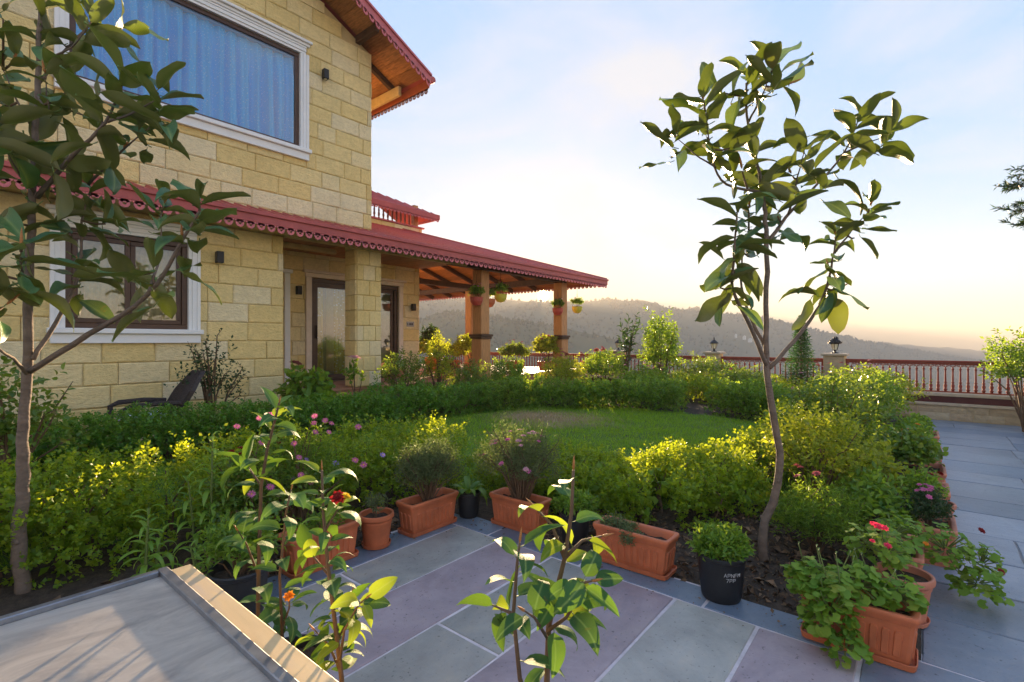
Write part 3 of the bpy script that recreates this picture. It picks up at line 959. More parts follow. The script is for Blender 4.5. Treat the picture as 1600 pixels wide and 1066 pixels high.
pillar_lamp(1.585, 'nearer sandstone pillar carrying the bushy capped lantern', 'black lantern with a rough leafy cap on the nearer pillar', .42, 'leafy')
pillar_lamp(4.37, 'sandstone pillar carrying the small smooth lantern, behind the lawn', 'small black lantern with a smooth pointed cap on its pillar', .36)
pillar_lamp(7.25, 'farthest sandstone railing pillar hidden behind the tall leafy bush', 'tiny black lantern seen between the timber posts', .36)

# neighbour's red roof beyond the railing
t = thing('neighbour_house', 'red metal roof with white edge boards below the terrace beyond the railing', 'house', (22, -6, -5))
MB().box(19.5, 26, -9.5, -3.2, -5, -1.4).build('wall', M['white'], t)
rf = MB()
for k in range(24):
    y = -9.9 + k * .29
    rf.prism([(18.9, y, -1.42), (22.7, y, -.02), (22.7, y + .275, -.02), (18.9, y + .275, -1.42)], (0, 0, .05))
    rf.prism([(26.6, y, -1.42), (22.7, y, -.02), (22.7, y + .275, -.02), (26.6, y + .275, -1.42)], (0, 0, .05))
rf.build('roof', M['red'], t)
MB().beam((18.85, -2.92, -1.40), (22.7, -2.92, .05), .16, .14).beam((26.6, -2.92, -1.40), (22.7, -2.92, .05), .16, .14).build('edge_board', M['white'], t)

# ------------------------------------------------------------------ house
house = thing('house', 'two storey house of yellow stone blocks with red roofs and timber verandah', 'house', (4, 10, 0))

def clip_rects(rc, openings):
    out = [rc]
    for (ox0, ox1, oz0, oz1) in openings:
        nxt = []
        for (x0, x1, z0, z1) in out:
            if x1 <= ox0 or x0 >= ox1 or z1 <= oz0 or z0 >= oz1:
                nxt.append((x0, x1, z0, z1)); continue
            if x0 < ox0: nxt.append((x0, ox0, z0, z1))
            if x1 > ox1: nxt.append((ox1, x1, z0, z1))
            xa, xb = max(x0, ox0), min(x1, ox1)
            if z0 < oz0: nxt.append((xa, xb, z0, oz0))
            if z1 > oz1: nxt.append((xa, xb, oz1, z1))
        out = nxt
    return [r for r in out if r[1] - r[0] > .035 and r[3] - r[2] > .035]

BW, BH = .60, .30
BLOCKS = []
for k in range(8):
    b = MB()
    NX, NZ = 6, 4
    for j in range(NZ + 1):
        for i in range(NX + 1):
            e = i in (0, NX) or j in (0, NZ)
            xx = i / NX; zz_ = j / NZ
            xx = min(max(xx, 0), 1)
            b.v.append((xx, -(.004 if e else .017 + rnd.uniform(-.005, .006)), zz_))
    for j in range(NZ):
        for i in range(NX):
            a = j * (NX + 1) + i
            b.f.append((a, a + 1, a + NX + 2, a + NX + 1)); b.m.append(0)
    rim = [i for i in range(NX + 1)] + [j * (NX + 1) + NX for j in range(1, NZ + 1)] + [NZ * (NX + 1) + i for i in range(NX - 1, -1, -1)] + [j * (NX + 1) for j in range(NZ - 1, 0, -1)]
    # pull the ring next to the edge outwards so that the margin is a narrow chamfer
    for j in range(NZ + 1):
        for i in range(NX + 1):
            v = list(b.v[j * (NX + 1) + i])
            if i == 1: v[0] = .035
            if i == NX - 1: v[0] = .965
            if j == 1: v[2] = .06
            if j == NZ - 1: v[2] = .94
            b.v[j * (NX + 1) + i] = tuple(v)
    n_ = len(b.v)
    for i in rim:
        b.v.append((b.v[i][0], .03, b.v[i][2]))
    m_ = len(rim)
    for k2 in range(m_):
        b.f.append((rim[k2], n_ + k2, n_ + (k2 + 1) % m_, rim[(k2 + 1) % m_])); b.m.append(0)
    BLOCKS.append(b.mesh('block', M['block'], False))

def lay_blocks(parent, x0, x1, z0, z1, y, openings=(), start=0.0, normal='-y', bound=None, bw=BW, ends=()):
    """running bond of separate stone blocks on a wall face; bound(x) = height of a sloping top"""
    nz_ = int(math.ceil((z1 - z0) / BH - .02))
    rest = MB()          # blocks past the limit (far along the wall, above the window heads): joined
    for r_ in range(nz_):
        za, zb = z0 + r_ * BH, min(z0 + (r_ + 1) * BH, z1)
        x = x0 - ((r_ % 2) * .5 + start) * bw - (rnd.uniform(-.04, .04) if bw > .5 else 0)
        while x < x1:
            w = bw * rnd.choice([1, 1, 1, 1, .62, .8]) if bw > .5 else bw
            xa, xb = max(x, x0), min(x + w, x1)
            x += w
            if xb - xa < .03:
                continue
            for (a, b_, c, d) in clip_rects((xa, xb, za, zb), openings):
                if bound is not None:
                    top = min(bound(a), bound(b_))
                    if top - c < .05:
                        continue
                    if top < d:
                        # block cut along the rake
                        bm_ = MB()
                        ta, tb = min(d, bound(a)), min(d, bound(b_))
                        g = .004
                        bm_.prism([(a + g, y + .03, c + g), (b_ - g, y + .03, c + g), (b_ - g, y + .03, tb - g), (a + g, y + .03, ta - g)], (0, -.045, 0))
                        bm_.build('block', M['block'], parent)
                        continue
                g = .0032
                if normal == '-y' and (b_ < .15 or c > 3.4 + .98 * max(a, 0) * .55 + 3.2):
                    rest.cbox(a + g, b_ - g, y - .014, y + .03, c + g, d - g, .01)
                    continue
                o = link('block', rnd.choice(BLOCKS), parent)
                if normal == '-y':
                    o.location = Vector((a + g, y, c + g)) - ORG[parent]
                    o.scale = (b_ - a - 2 * g, 1, d - c - 2 * g)
                elif normal == '-x':      # face looking towards -x: y plays x, laid from far to near
                    o.location = Vector((y, b_ - g, c + g)) - ORG[parent]
                    o.rotation_euler = (0, 0, -math.pi / 2)
                    o.scale = (b_ - a - 2 * g, 1, d - c - 2 * g)
    if rest.v:
        rest.build('block_course', M['block'], parent, 'stuff')

YF, YU, YB = 8.5, 8.7, 10.2          # lower front wall, upper front wall, porch back wall
# lower wall
w = MB().box(-3, 4.09, YF + .03, YF + .45, 0, 1.66).box(-3, 1.22, YF + .03, YF + .45, 1.66, 3.30).box(2.70, 4.09, YF + .03, YF + .45, 1.66, 3.30).box(-3, 4.09, YF + .03, YF + .45, 3.30, 3.8)
w.box(3.7, 4.09, YF + .45, YB, 0, 3.8)
lower_wall = w.build('lower_wall', M['mortar'], house)
WLO = (1.20, 2.72, 1.68, 3.26)
lay_blocks(lower_wall, -2.95, 4.10, .15, 3.45, YF, [WLO])
# upper wall (gable)
rake = lambda x: 7.716 - .47 * (x - 5.616)
UW = (1.20, 4.62, 5.05, 7.00)
w = MB().box(-3, 6.0, YU + .03, YU + .4, 3.7, UW[2]).box(-3, UW[0], YU + .03, YU + .4, UW[2], UW[3]).box(UW[1], 6.0, YU + .03, YU + .4, UW[2], UW[3])
w.prism([(-3, YU + .03, UW[3]), (6.0, YU + .03, UW[3]), (6.0, YU + .03, rake(6.0)), (1.5, YU + .03, rake(1.5)), (-3, YU + .03, rake(6.0))], (0, .37, 0))
w.box(5.6, 6.0, YU + .4, 13, 3.7, 7.3)
upper_wall = w.build('upper_wall', M['mortar'], house)
lay_blocks(upper_wall, -2.95, 6.02, 3.62, 9.6, YU, [UW], .25, bound=rake)
# porch back wall with the sliding door opening
DX0, DX1, DZ0, DZ1 = 5.40, 7.98, .75, 3.08
w = MB().box(4.09, DX0, YB + .03, YB + .35, .3, 3.9).box(DX1, 8.52, YB + .03, YB + .35, .3, 3.9).box(DX0, DX1, YB + .03, YB + .35, DZ1, 3.9)
w.box(8.2, 8.52, YB + .35, 18, .3, 3.9)
back_wall = w.build('porch_wall', M['mortar'], house)
lay_blocks(back_wall, 4.12, 8.53, .75, 3.9, YB, [(DX0, DX1, DZ0 - .1, DZ1)])
# stone pillar under the upper corner
pl = MB().box(5.58, 6.08, YF + .03, YF + .38, .4, 3.7).build('stone_pillar', M['mortar'], house)
lay_blocks(pl, 5.55, 6.11, .75, 3.6, YF, bw=.28, start=.0)
lay_blocks(pl, YF + .012, YF + .40, .75, 3.6, 5.55, bw=.385, normal='-x')

# rooms: floors and plain inner walls behind the panes
MB().box(-2.9, 5.6, 12.6, 12.75, .3, 8).box(-2.9, 5.6, 9.2, 12.6, 3.78, 3.95).box(-2.9, 5.6, 9.2, 12.6, 7.4, 7.5).build('room_wall', M['interior'], house)
MB().box(4.0, 8.2, 14.2, 14.35, .3, 4).box(4.09, 8.2, 10.55, 14.2, .6, .73).box(4.09, 8.2, 10.55, 14.2, 3.5, 3.6).build('room_floor', M['interior'], house)

def window(px0, px1, z0, z1, y, panes, frame_w, trim, depth):
    """brown framed window with white moulded surround; x0..x1 is the frame's outer edge"""
    f = MB()
    f.cbox(px0, px1, y + .02, y + .10, z0, z0 + frame_w).cbox(px0, px1, y + .02, y + .10, z1 - frame_w, z1)
    f.cbox(px0, px0 + frame_w, y + .021, y + .099, z0 + frame_w, z1 - frame_w).cbox(px1 - frame_w, px1, y + .021, y + .099, z0 + frame_w, z1 - frame_w)
    fr = f.build('window', M['frame'], house)
    t = MB()
    tw = trim
    # side architraves: three stepped boards, sill, head cornice
    for s, xa in ((-1, px0), (1, px1)):
        for k, (o0, o1, pr) in enumerate(((0, .045, .035), (.045, .105, .05), (.105, tw, .065))):
            a, b_ = (xa - o1, xa - o0) if s < 0 else (xa + o0, xa + o1)
            t.cbox(a, b_, y - pr, y + .06, z0 - .0, z1 + .0, .004)
    for (o0, o1, pr) in ((0, .045, .035), (.045, .105, .05), (.105, .14, .06)):
        t.cbox(px0 - .104, px1 + .104, y - pr + .002, y + .06, z1 + o0 + .001, z1 + o1, .004)
    t.cbox(px0 - tw - .01, px1 + tw + .01, y - .075, y + .06, z1 + .141, z1 + .19, .006)
    t.cbox(px0 - tw - .045, px1 + tw + .045, y - .115, y + .06, z1 + .191, z1 + .24, .008)
    t.build('surround', M['white'], fr)
    s_ = MB().cbox(px0 - tw - .03, px1 + tw + .03, y - .115, y + .06, z0 - .07, z0 - .001, .008).cbox(px0 - tw, px1 + tw, y - .07, y + .06, z0 - .20, z0 - .071, .006)
    s_.build('sill', M['white'], fr)
    for i in range(panes):
        a = px0 + frame_w + (px1 - px0 - 2 * frame_w) * i / panes
        b_ = px0 + frame_w + (px1 - px0 - 2 * frame_w) * (i + 1) / panes
        yy = y + .045 + .025 * (i % 2)
        if panes > 1:
            sw = .065
            MB().cbox(a + .002, b_ - .002, yy - .018, yy + .018, z0 + frame_w + .002, z0 + frame_w + sw).cbox(a + .002, b_ - .002, yy - .018, yy + .018, z1 - frame_w - sw, z1 - frame_w - .002).cbox(a + .002, a + sw, yy - .017, yy + .017, z0 + frame_w + sw, z1 - frame_w - sw).cbox(b_ - sw, b_ - .002, yy - .017, yy + .017, z0 + frame_w + sw, z1 - frame_w - sw).build('sash', M['frame'], fr)
            MB().box(a + sw, b_ - sw, yy - .004, yy + .004, z0 + frame_w + sw, z1 - frame_w - sw).build('pane', M['glass'], fr)
        else:
            MB().box(a, b_, yy - .004, yy + .004, z0 + frame_w, z1 - frame_w).build('pane', M['glass'], fr)
    return fr

def curtain(name, x0, x1, z0, z1, y, mat, parent, pleat=.16, amp=.035, rows=14):
    nx = int((x1 - x0) / .012)
    xs = np.linspace(x0, x1, nx)
    zs = np.linspace(z1, z0, rows)
    V = []
    ph = np.cumsum(rng.uniform(.7, 1.3, nx)) * .012 / pleat * 2 * math.pi
    for i, z in enumerate(zs):
        t = i / (rows - 1)
        a = amp * (.45 + .75 * min(1, t * 4)) * (1 + .25 * np.sin(xs * 3 + t * 2))
        V.append(np.stack([xs + .02 * np.sin(ph * .37 + t * 1.2) * t, y + a * (1 - 2 * np.abs(np.sin(ph * .5 + .2 * math.sin(t * 3))) ** .8) + .25 * a * np.sin(2.3 * ph + 1), np.full(nx, z)], -1))
    V = np.array(V)
    I = np.arange(rows * nx).reshape(rows, nx)
    Fq = np.stack([I[:-1, :-1], I[1:, :-1], I[1:, 1:], I[:-1, 1:]], -1).reshape(-1, 4)
    return np_mesh(name, V.reshape(-1, 3), Fq, mat, parent, smooth=True)

# sheer blue curtain with a damask figure woven in
m, n, l, b = nodes_of('blue_damask')
tc = n.new('ShaderNodeTexCoord'); vo = n.new('ShaderNodeTexVoronoi'); vo.inputs['Scale'].default_value = 26
l.new(tc.outputs['Object'], vo.inputs['Vector'])
r = ramp(n, [(.12, (.30, .72, .98)), (.30, (.06, .52, .95))])
l.new(vo.outputs['Distance'], r.inputs['Fac']); l.new(r.outputs['Color'], b.inputs['Base Color'])
b.inputs['Roughness'].default_value = .7
M['curtain_blue'] = m
m, n, l, b = nodes_of('gold_damask')
tc = n.new('ShaderNodeTexCoord'); vo = n.new('ShaderNodeTexVoronoi'); vo.inputs['Scale'].default_value = 16
l.new(tc.outputs['Object'], vo.inputs['Vector'])
r = ramp(n, [(.2, (.74, .66, .45)), (.32, (.55, .36, .06))])
l.new(vo.outputs['Distance'], r.inputs['Fac']); l.new(r.outputs['Color'], b.inputs['Base Color'])
M['curtain_gold'] = m

wu = window(1.34, 4.50, 5.14, 6.87, YU, 1, .075, .15, 0)
curtain('curtain', 1.36, 4.48, 5.15, 6.80, YU + .20, M['curtain_blue'], wu, .20, .085)
wl_ = window(1.27, 2.66, 1.82, 3.12, YF, 2, .07, .15, 0)
curtain('curtain', 1.3, 2.62, 1.84, 3.10, YF + .42, M['curtain_tan'], wl_, .2, .03)

# sliding door with its surround
door = MB().cbox(5.53, 5.62, YB + .03, YB + .12, .80, 2.93).cbox(7.76, 7.85, YB + .03, YB + .12, .80, 2.93).cbox(5.53, 7.85, YB + .029, YB + .121, 2.931, 3.02).cbox(5.53, 7.85, YB + .028, YB + .122, .76, .799).build('sliding_door', M['frame'], house)
for i, (a, b_) in enumerate(((5.62, 6.72), (6.66, 7.76))):
    yy = YB + .055 + .035 * i
    MB().cbox(a, b_, yy - .016, yy + .016, .80, .90).cbox(a, b_, yy - .016, yy + .016, 2.83, 2.93).cbox(a, a + .09, yy - .015, yy + .015, .90, 2.83).cbox(b_ - .09, b_, yy - .015, yy + .015, .90, 2.83).build('door_leaf', M['frame'], door)
    MB().box(a + .09, b_ - .09, yy - .004, yy + .004, .90, 2.83).build('pane', M['glass'], door)
MB().cbox(5.66, 5.675, YB - .01, YB + .04, 1.7, 2.0).build('handle', M['black'], door)
t = MB()
for (xa, xb) in ((5.40, 5.53), (7.85, 7.98)):
    t.cbox(xa, xb, YB - .05, YB + .02, .95, 3.03, .008)
t.cbox(5.38, 8.0, YB - .051, YB + .02, 3.031, 3.12, .008).cbox(5.33, 8.05, YB - .10, YB + .02, 3.121, 3.18, .01)
M['stone_trim'] = mat_plain('pale_trim', (.74, .62, .50), .6, var=.08)
t.build('surround', M['stone_trim'], door)
MB().cbox(5.38, 5.55, YB - .062, YB + .02, .752, .949, .006).cbox(7.83, 8.0, YB - .062, YB + .02, .752, .949, .006).build('plinth_block', M['floor_tile'], door)
curtain('curtain', 5.70, 6.05, .82, 2.9, YB + .45, M['curtain_gold'], door, .12, .04)
curtain('curtain', 6.35, 6.62, .82, 2.9, YB + .47, M['curtain_gold'], door, .12, .04)
# white trim of another opening at the inner corner of the porch
MB().cbox(4.93, 5.05, YB - .055, YB + .02, .75, 3.06, .008).cbox(4.6, 5.09, YB - .09, YB + .02, 3.061, 3.14, .01).build('corner_surround', M['white'], house)

# porch floor, ceiling
pf = MB().box(4.10, 14.1, YF + .02, 18, .3, .70).build('porch_base', M['floor_tile'], house)
yk = 8.5
for iy in range(4):
    for ix in range(24):
        xa = 4.12 + ix * .415
        if iy == 3 and xa < 8.5: pass
        o = MB().cbox(xa + .003, xa + .412, yk + iy * .43 + .003, yk + iy * .43 + .427, .702, .735 + rnd.uniform(0, .002), .004).build('floor_tile', M['floor_tile'], pf)
        o['kind'] = 'structure' if False else 'thing'
        del o['kind']
MB().box(8.53, 14.1, 10.22, 18, .702, .735).box(4.12, 8.5, YB - .0, YB + .028, .702, .74).build('porch_floor', M['floor_tile'], house)
ce = MB()
cw = house
ceil = MB().box(4.10, 8.5, YF + .1, YB + .02, 3.56, 3.60).build('porch_ceiling', M['wood'], house)
for k in range(10):
    x = 4.12 + k * .44
    MB().cbox(x, x + .435, YF + .05, YB, 3.535, 3.559, .004).build('ceiling_board', M['wood'], ceil)
MB().cbox(4.12, 5.6, 9.30, 9.42, 3.44, 3.534, .01).cbox(4.10, 8.52, 8.42, 8.52, 3.44, 3.58, .01).build('ceiling_beam', M['cream_wood'], house)

# wall lamps and number plate
def wall_lamp(x, y, z, lab):
    t = thing('wall_lamp', lab, 'wall lamp', (x, y, z), 'black wall lamps on the stone walls')
    MB().cbox(x - .035, x + .035, y - .03, y, z - .05, z + .05, .005).build('back_plate', M['black'], t)
    MB().cbox(x - .05, x + .05, y - .13, y - .031, z - .09, z + .09, .008).build('shade', M['black'], t)
    MB().lathe([(.03, -.092), (.03, -.088)], (x, y - .08, z), 10, cap0=True, cap1=True).build('lens', M['lamp_glass'], t)
wall_lamp(4.95, YU - .016, 6.64, 'black box wall lamp beside the upper blue curtained window')
wall_lamp(3.06, YF - .016, 2.95, 'black box wall lamp beside the lower brown framed window')
wall_lamp(5.21, YB - .016, 2.72, 'black wall lamp between the corner trim and the sliding door')
wall_lamp(8.27, YB - .016, 2.52, 'black wall lamp on the outer side of the sliding door')
t = thing('number_plate', 'small grey name plate on the stone beside the sliding door', 'sign', (8.22, YB, 1.95))
MB().cbox(8.10, 8.34, YB - .035, YB - .018, 2.02, 2.15, .004).build('plate', mat_plain('grey_plate', (.35, .35, .36), .4), t)
b = MB()
for i, (x, w_) in enumerate(((8.115, .02), (8.17, .02), (8.2, .025), (8.235, .02), (8.265, .03))):
    b.box(x, x + w_, YB - .038, YB - .036, 2.06, 2.11)
b.build('lettering', M['black'], t)

# ---- fretwork (boards sawn into hearts and rings)
def fret_unit(mb, o, u, v, nrm, w, h, th):
    """one pendant: neck, two shoulder lobes, a ring with a hole; o = top centre, u along, v down"""
    o, u, v, nrm = Vector(o), Vector(u), Vector(v), Vector(nrm)
    def pt(a, b_): return o + u * a + v * b_
    n_ = 9
    ro, ri = w * .40, w * .15
    c = h - ro
    outer = [(ro * math.cos(2 * math.pi * k / n_ + .2), c + ro * math.sin(2 * math.pi * k / n_ + .2)) for k in range(n_)]
    inner = [(ri * math.cos(2 * math.pi * k / n_ + .2), c + ri * math.sin(2 * math.pi * k / n_ + .2)) for k in range(n_)]
    L = []
    for off in (0, th):
        L.append([pt(*p) + nrm * off for p in outer]); L.append([pt(*p) + nrm * off for p in inner])
    mb.loops([L[1], L[0], L[2], L[3], L[1]])
    mb.prism([pt(-w * .5, 0), pt(w * .5, 0), pt(w * .46, h * .22), pt(w * .2, h * .40), pt(-w * .2, h * .40), pt(-w * .46, h * .22)], nrm * th)

def fret_run(name, a, b_, down, nrm, pitch, h, th, mat, parent):
    a, b_ = Vector(a), Vector(b_)
    n_ = max(1, round((b_ - a).length / pitch))
    u = (b_ - a).normalized()
    p = (b_ - a).length / n_
    mb = MB()
    for i in range(n_):
        fret_unit(mb, a + u * p * (i + .5), u, down, nrm, p, h, th)
    return mb.build(name, mat, parent)

# ---- main gable roof
SL = .47
GX0, GZ0 = 7.0, 7.23               # right eave: top edge
RX_, RZ = 1.5, 7.23 + SL * 5.5     # ridge
roof = MB()
YR0, YR1 = 8.05, 15.0
for (xa, xb) in ((GX0, RX_), (RX_ - 5.5, RX_)):
    roof.prism([(xa, YR0, GZ0), (RX_, YR0, RZ), (RX_, YR0, RZ - .05), (xa, YR0, GZ0 - .05)], (0, YR1 - YR0, 0))
roof_o = roof.build('main_roof', M['red'], house)
cosl = math.cos(math.atan(SL))
nrm_r = Vector((SL, 0, 1)).normalized()
dn = -nrm_r
pk = 0
x = GX0 - .10
while x > 1.7:
    x2 = x - .26
    zt = lambda q: GZ0 + SL * (GX0 - q) - .055
    g = .003
    bb = MB()
    for (ya, yb) in ((YR0 + .04, YU + .02), (YU + .025, 13.0)):
        if yb > 9 and x < 5.9: continue
        bb.prism([(x - g, ya, zt(x - g)), (x2 + g, ya, zt(x2 + g)), (x2 + g, ya, zt(x2 + g) - .02), (x - g, ya, zt(x - g) - .02)], (0, yb - ya, 0))
    bb.build('soffit_plank', M['wood'], roof_o)
    x = x2
b = MB()
for xq in (5.72, 3.4):
    zc = GZ0 + SL * (GX0 - xq) - .155
    b.beam((xq, YR0 + .03, zc), (xq, YU + .1, zc), .10, .14)
for yq in (9.0, 10.1, 11.2, 12.3):
    b.beam((6.95, yq, GZ0 + SL * .05 - .135), (5.8, yq, GZ0 + SL * 1.2 - .135), .09, .11)
b.build('rafter', M['wood_dark'], roof_o)
MB().cbox(6.72, 6.80, 8.72, 13, 6.97, 7.17, .006).build('wall_plate', M['cream_wood'], roof_o)
# rake boards with fretwork, eave board
rk = MB()
for s in (1, -1):
    xa = GX0 + .04 if s > 0 else RX_ - 5.54
    za = GZ0 - .02
    p0 = Vector((xa, YR0 - .03, za + .09)); p1 = Vector((RX_, YR0 - .03, RZ + .07))
    dnv = Vector((0, 0, -.19))
    rk.prism([p0, p1, p1 + dnv, p0 + dnv], (0, .035, 0))
    rk.prism([p0 + Vector((0, -.03, .0)), p1 + Vector((0, -.03, 0)), p1 + Vector((0, -.03, -.045)), p0 + Vector((0, -.03, -.045))], (0, .03, 0))
rko = rk.build('rake_board', M['pink_red'], house)
u = (Vector((RX_, 0, RZ)) - Vector((GX0, 0, GZ0))).normalized()
fret_run('fretwork', Vector((GX0 + .02, YR0 - .02, GZ0 - .10)), Vector((2.0, YR0 - .02, GZ0 - .10 + SL * (GX0 - 1.98))), Vector((0, 0, -1)), (0, -.018, 0), .155, .13, 1.0, M['pink_red'], rko)
ev = MB().cbox(GX0 - .01, GX0 + .03, YR0 + .01, YR1, GZ0 - .21, GZ0 + .03, .006).build('eave_board', mat_plain('orange_red_board', (.40, .10, .045), .5), house)
MB().loops([[(GX0 + .10 + .065 * math.cos(a), y, GZ0 - .01 + .065 * math.sin(a)) for a in [2 * math.pi * k / 10 for k in range(10)]] for y in (YR0 - .03, YR1)], True, True, True).build('gutter', M['red'], ev)
fret_run('fretwork', (GX0 + .01, YR0 + .05, GZ0 - .20), (GX0 + .01, 13.0, GZ0 - .20), Vector((0, 0, -1)), (.016, 0, 0), .13, .11, 1.0, mat_plain('dark_fret', (.20, .075, .05), .5), ev)

# ---- verandah roof
EX, EY, EZ, SV = 14.4, 7.9, 3.62, .322
TOPY = 12.5
def vz(y): return EZ + SV * (y - EY)
vr = MB()
th = Vector((0, 0, -.04))
vr.prism([(-3.5, EY, EZ), (5.95, EY, EZ), (5.95, YU + .01, vz(YU)), (-3.5, YU + .01, vz(YU))], th)
vr.prism([(5.952, EY, EZ), (EX, EY, EZ), (EX - 4.6, TOPY, vz(TOPY)), (5.952, TOPY, vz(TOPY))], th)
vr.prism([(EX, EY, EZ), (EX, 18, EZ), (EX - 4.6, 18, vz(TOPY)), (EX - 4.6, TOPY, vz(TOPY))], th)
vro = vr.build('verandah_roof', M['red'], house)
rb = MB()
k = 0
x = -3.4
while x < EX - .1:
    ytop = YU if x < 6.0 else min(TOPY, EY + (EX - x))
    if ytop - EY > .1:
        rb.prism([(x - .035, EY - .01, EZ + .001), (x + .035, EY - .01, EZ + .001), (x + .018, EY - .01, EZ + .045), (x - .018, EY - .01, EZ + .045)], (0, ytop - EY, SV * (ytop - EY)))
    x += .20
rb.beam((EX, EY, EZ + .03), (EX - 4.6, TOPY, vz(TOPY) + .03), .16, .06)
rb.build('roof_rib', M['red'], vro)
# fascia: sloped red face above a hanging fretted board
fa = MB()
fa.cbox(-3.5, EX + .03, EY - .035, EY - .002, EZ - .15, EZ + .02, .006)
fa.cbox(-3.5, EX + .05, EY - .065, EY - .036, EZ - .03, EZ + .03, .006)
fao = fa.build('front_fascia', M['red'], vro)
fret_run('fretwork', (-.5, EY - .03, EZ - .145), (EX, EY - .03, EZ - .145), Vector((0, 0, -1)), (0, .016, 0), .155, .115, 1.0, M['pink_red'], fao)
fe = MB().cbox(EX + .002, EX + .035, EY, 18, EZ - .13, EZ + .02, .006).build('end_fascia', mat_plain('faded_red_board', (.30, .10, .06), .5), vro)
fret_run('fretwork', (EX + .015, EY + .05, EZ - .128), (EX + .015, 17.5, EZ - .128), Vector((0, 0, -1)), (.016, 0, 0), .155, .085, 1.0, M['pink_red'], fe)
# lean-to soffit over the lower wall
MB().box(-3.4, 4.3, EY + .001, YF + .03, EZ - .16, EZ - .13).build('soffit_board', M['cream_wood'], vro)
# open verandah: boards on the slopes, rafters, beams
ang_b = MB()
x = 8.6
sf = []
y = EY + .02
while y < TOPY - .2:
    y2 = y + .30
    xr = EX - (y2 - EY) - .02
    MB().prism([(6.15, y + .003, vz(y) - .045), (xr, y + .003, vz(y) - .045), (xr, y2 - .003, vz(y2) - .045), (6.15, y2 - .003, vz(y2) - .045)], (0, 0, -.018)).build('soffit_plank', M['wood'], vro)
    x1 = EX - (y - EY); x2 = EX - (y2 - EY)
    MB().prism([(x1 - .003, y2 + .02, vz(y) - .045), (x1 - .003, 17.9, vz(y) - .045), (x2 + .003, 17.9, vz(y2) - .045), (x2 + .003, y2 + .02, vz(y2) - .045)], (0, 0, -.018)).build('soffit_plank', M['wood'], vro)
    y = y2
for yq in (9.6, 10.7, 11.8, 12.9, 14.0, 15.1, 16.2):
    xs_ = min(EX - .1, EX - .1)
    xe = 8.6 if yq > TOPY else EX - (yq - EY) - .05
    xe = max(8.55, min(xe, 9.9))
    dzz = lambda q: EZ + SV * (EX - q) - .14
    if yq < TOPY + 0 and EX - (yq - EY) < xe: xe = EX - (yq - EY)
    MB().beam((EX - .08, yq, dzz(EX - .08)), (EX - (yq - EY) + .1 if yq < TOPY else 9.8, yq, dzz(EX - (yq - EY) + .1 if yq < TOPY else 9.8)), .085, .13).build('rafter', M['wood_dark'], vro)
for xq in (6.6, 7.6, 8.7, 9.8, 10.9, 12.0, 13.1):
    ye = min(TOPY, EY + (EX - xq)) - .05
    MB().beam((xq, EY + .05, vz(EY + .05) - .14), (xq, ye, vz(ye) - .14), .085, .13).build('rafter', M['wood_dark'], vro)
MB().beam((EX - .05, EY + .05, EZ - .13), (EX - 4.6, TOPY, vz(TOPY) - .13), .11, .16).build('hip_rafter', M['wood_dark'], vro)
PX2 = 12.75
MB().cbox(8.0, PX2 + .15, 8.43, 8.60, 3.44, 3.62, .008).cbox(PX2 - .08, PX2 + .08, 8.605, 17.5, 3.44, 3.62, .008).cbox(8.5, PX2 - .085, 12.0, 12.15, 3.44, 3.6, .008).build('verandah_beam', M['wood_dark'], vro)
# timber posts with a moulded band and a broader foot
for (xq, yq) in ((9.22, 8.62), (PX2, 8.58), (PX2, 12.4), (9.75, 12.2)):
    b = MB().cbox(xq - .155, xq + .155, yq - .155, yq + .155, 1.82, 3.43, .015)
    po = b.build('timber_post', M['wood_post'], house)
    MB().cbox(xq - .175, xq + .175, yq - .175, yq + .175, .72, 1.70, .015).build('post_foot', M['wood_post'], po)
    MB().cbox(xq - .225, xq + .225, yq - .225, yq + .225, 1.765, 1.82, .012).cbox(xq - .20, xq + .20, yq - .20, yq + .20, 1.702, 1.764, .012).build('post_band', M['wood_dark'], po)

# ---- small roofed balcony above the verandah
bx0, bx1, by_ = 5.9, 10.55, TOPY
bal = MB().box(5.95, bx1, by_ + .02, by_ + .22, 4.6, 5.27).box(bx1 - .2, bx1, by_ + .22, 16, 4.6, 5.27).build('balcony_wall', M['mortar'], house)
lay_blocks(bal, 6.02, bx1 + .01, 4.97, 5.27, by_, bw=.6)
MB().cbox(6.0, bx1 + .09, by_ - .06, by_ + .28, 5.272, 5.32, .008).build('balcony_sill', M['pink_red'], bal)
bb_prof = [(.03, 0), (.03, .05), (.02, .06), (.036, .14), (.022, .22), (.03, .26), (.02, .30), (.02, .55), (.03, .56), (.03, .62)]
BB = MB().lathe(bb_prof, n=8, cap0=True, cap1=True).mesh('balcony_baluster', mat_plain('pink_baluster', (.30, .13, .09), .5), True)
for i in range(26):
    o = link('balcony_baluster', BB, house)
    o.location = Vector((6.2 + i * .163, by_ + .08, 5.322)) - ORG[house]
MB().cbox(10.25, 10.42, by_ + .0, by_ + .16, 5.321, 6.0, .008).cbox(7.6, 7.95, by_ + 1.2, by_ + 1.3, 5.3, 6.3, .006).build('balcony_post', M['wood_post'], house)
bz, bs = 5.72, .50
bex, bey = 10.98, by_ - .35
br = MB().prism([(5.9, bey, bz), (bex, bey, bz), (bex - 1.9, bey + 1.9, bz + bs * 1.9), (5.9, bey + 1.9, bz + bs * 1.9)], (0, 0, -.05)).prism([(bex, bey, bz), (bex, bey + 1.9, bz), (bex - 1.9, bey + 1.9, bz + bs * 1.9)], (0, 0, -.05))
x = 6.0
while x < bex - .05:
    yt = min(1.9, bex - x)
    br.prism([(x - .03, bey, bz + .001), (x + .03, bey, bz + .001), (x + .015, bey, bz + .04), (x - .015, bey, bz + .04)], (0, yt, bs * yt))
    x += .2
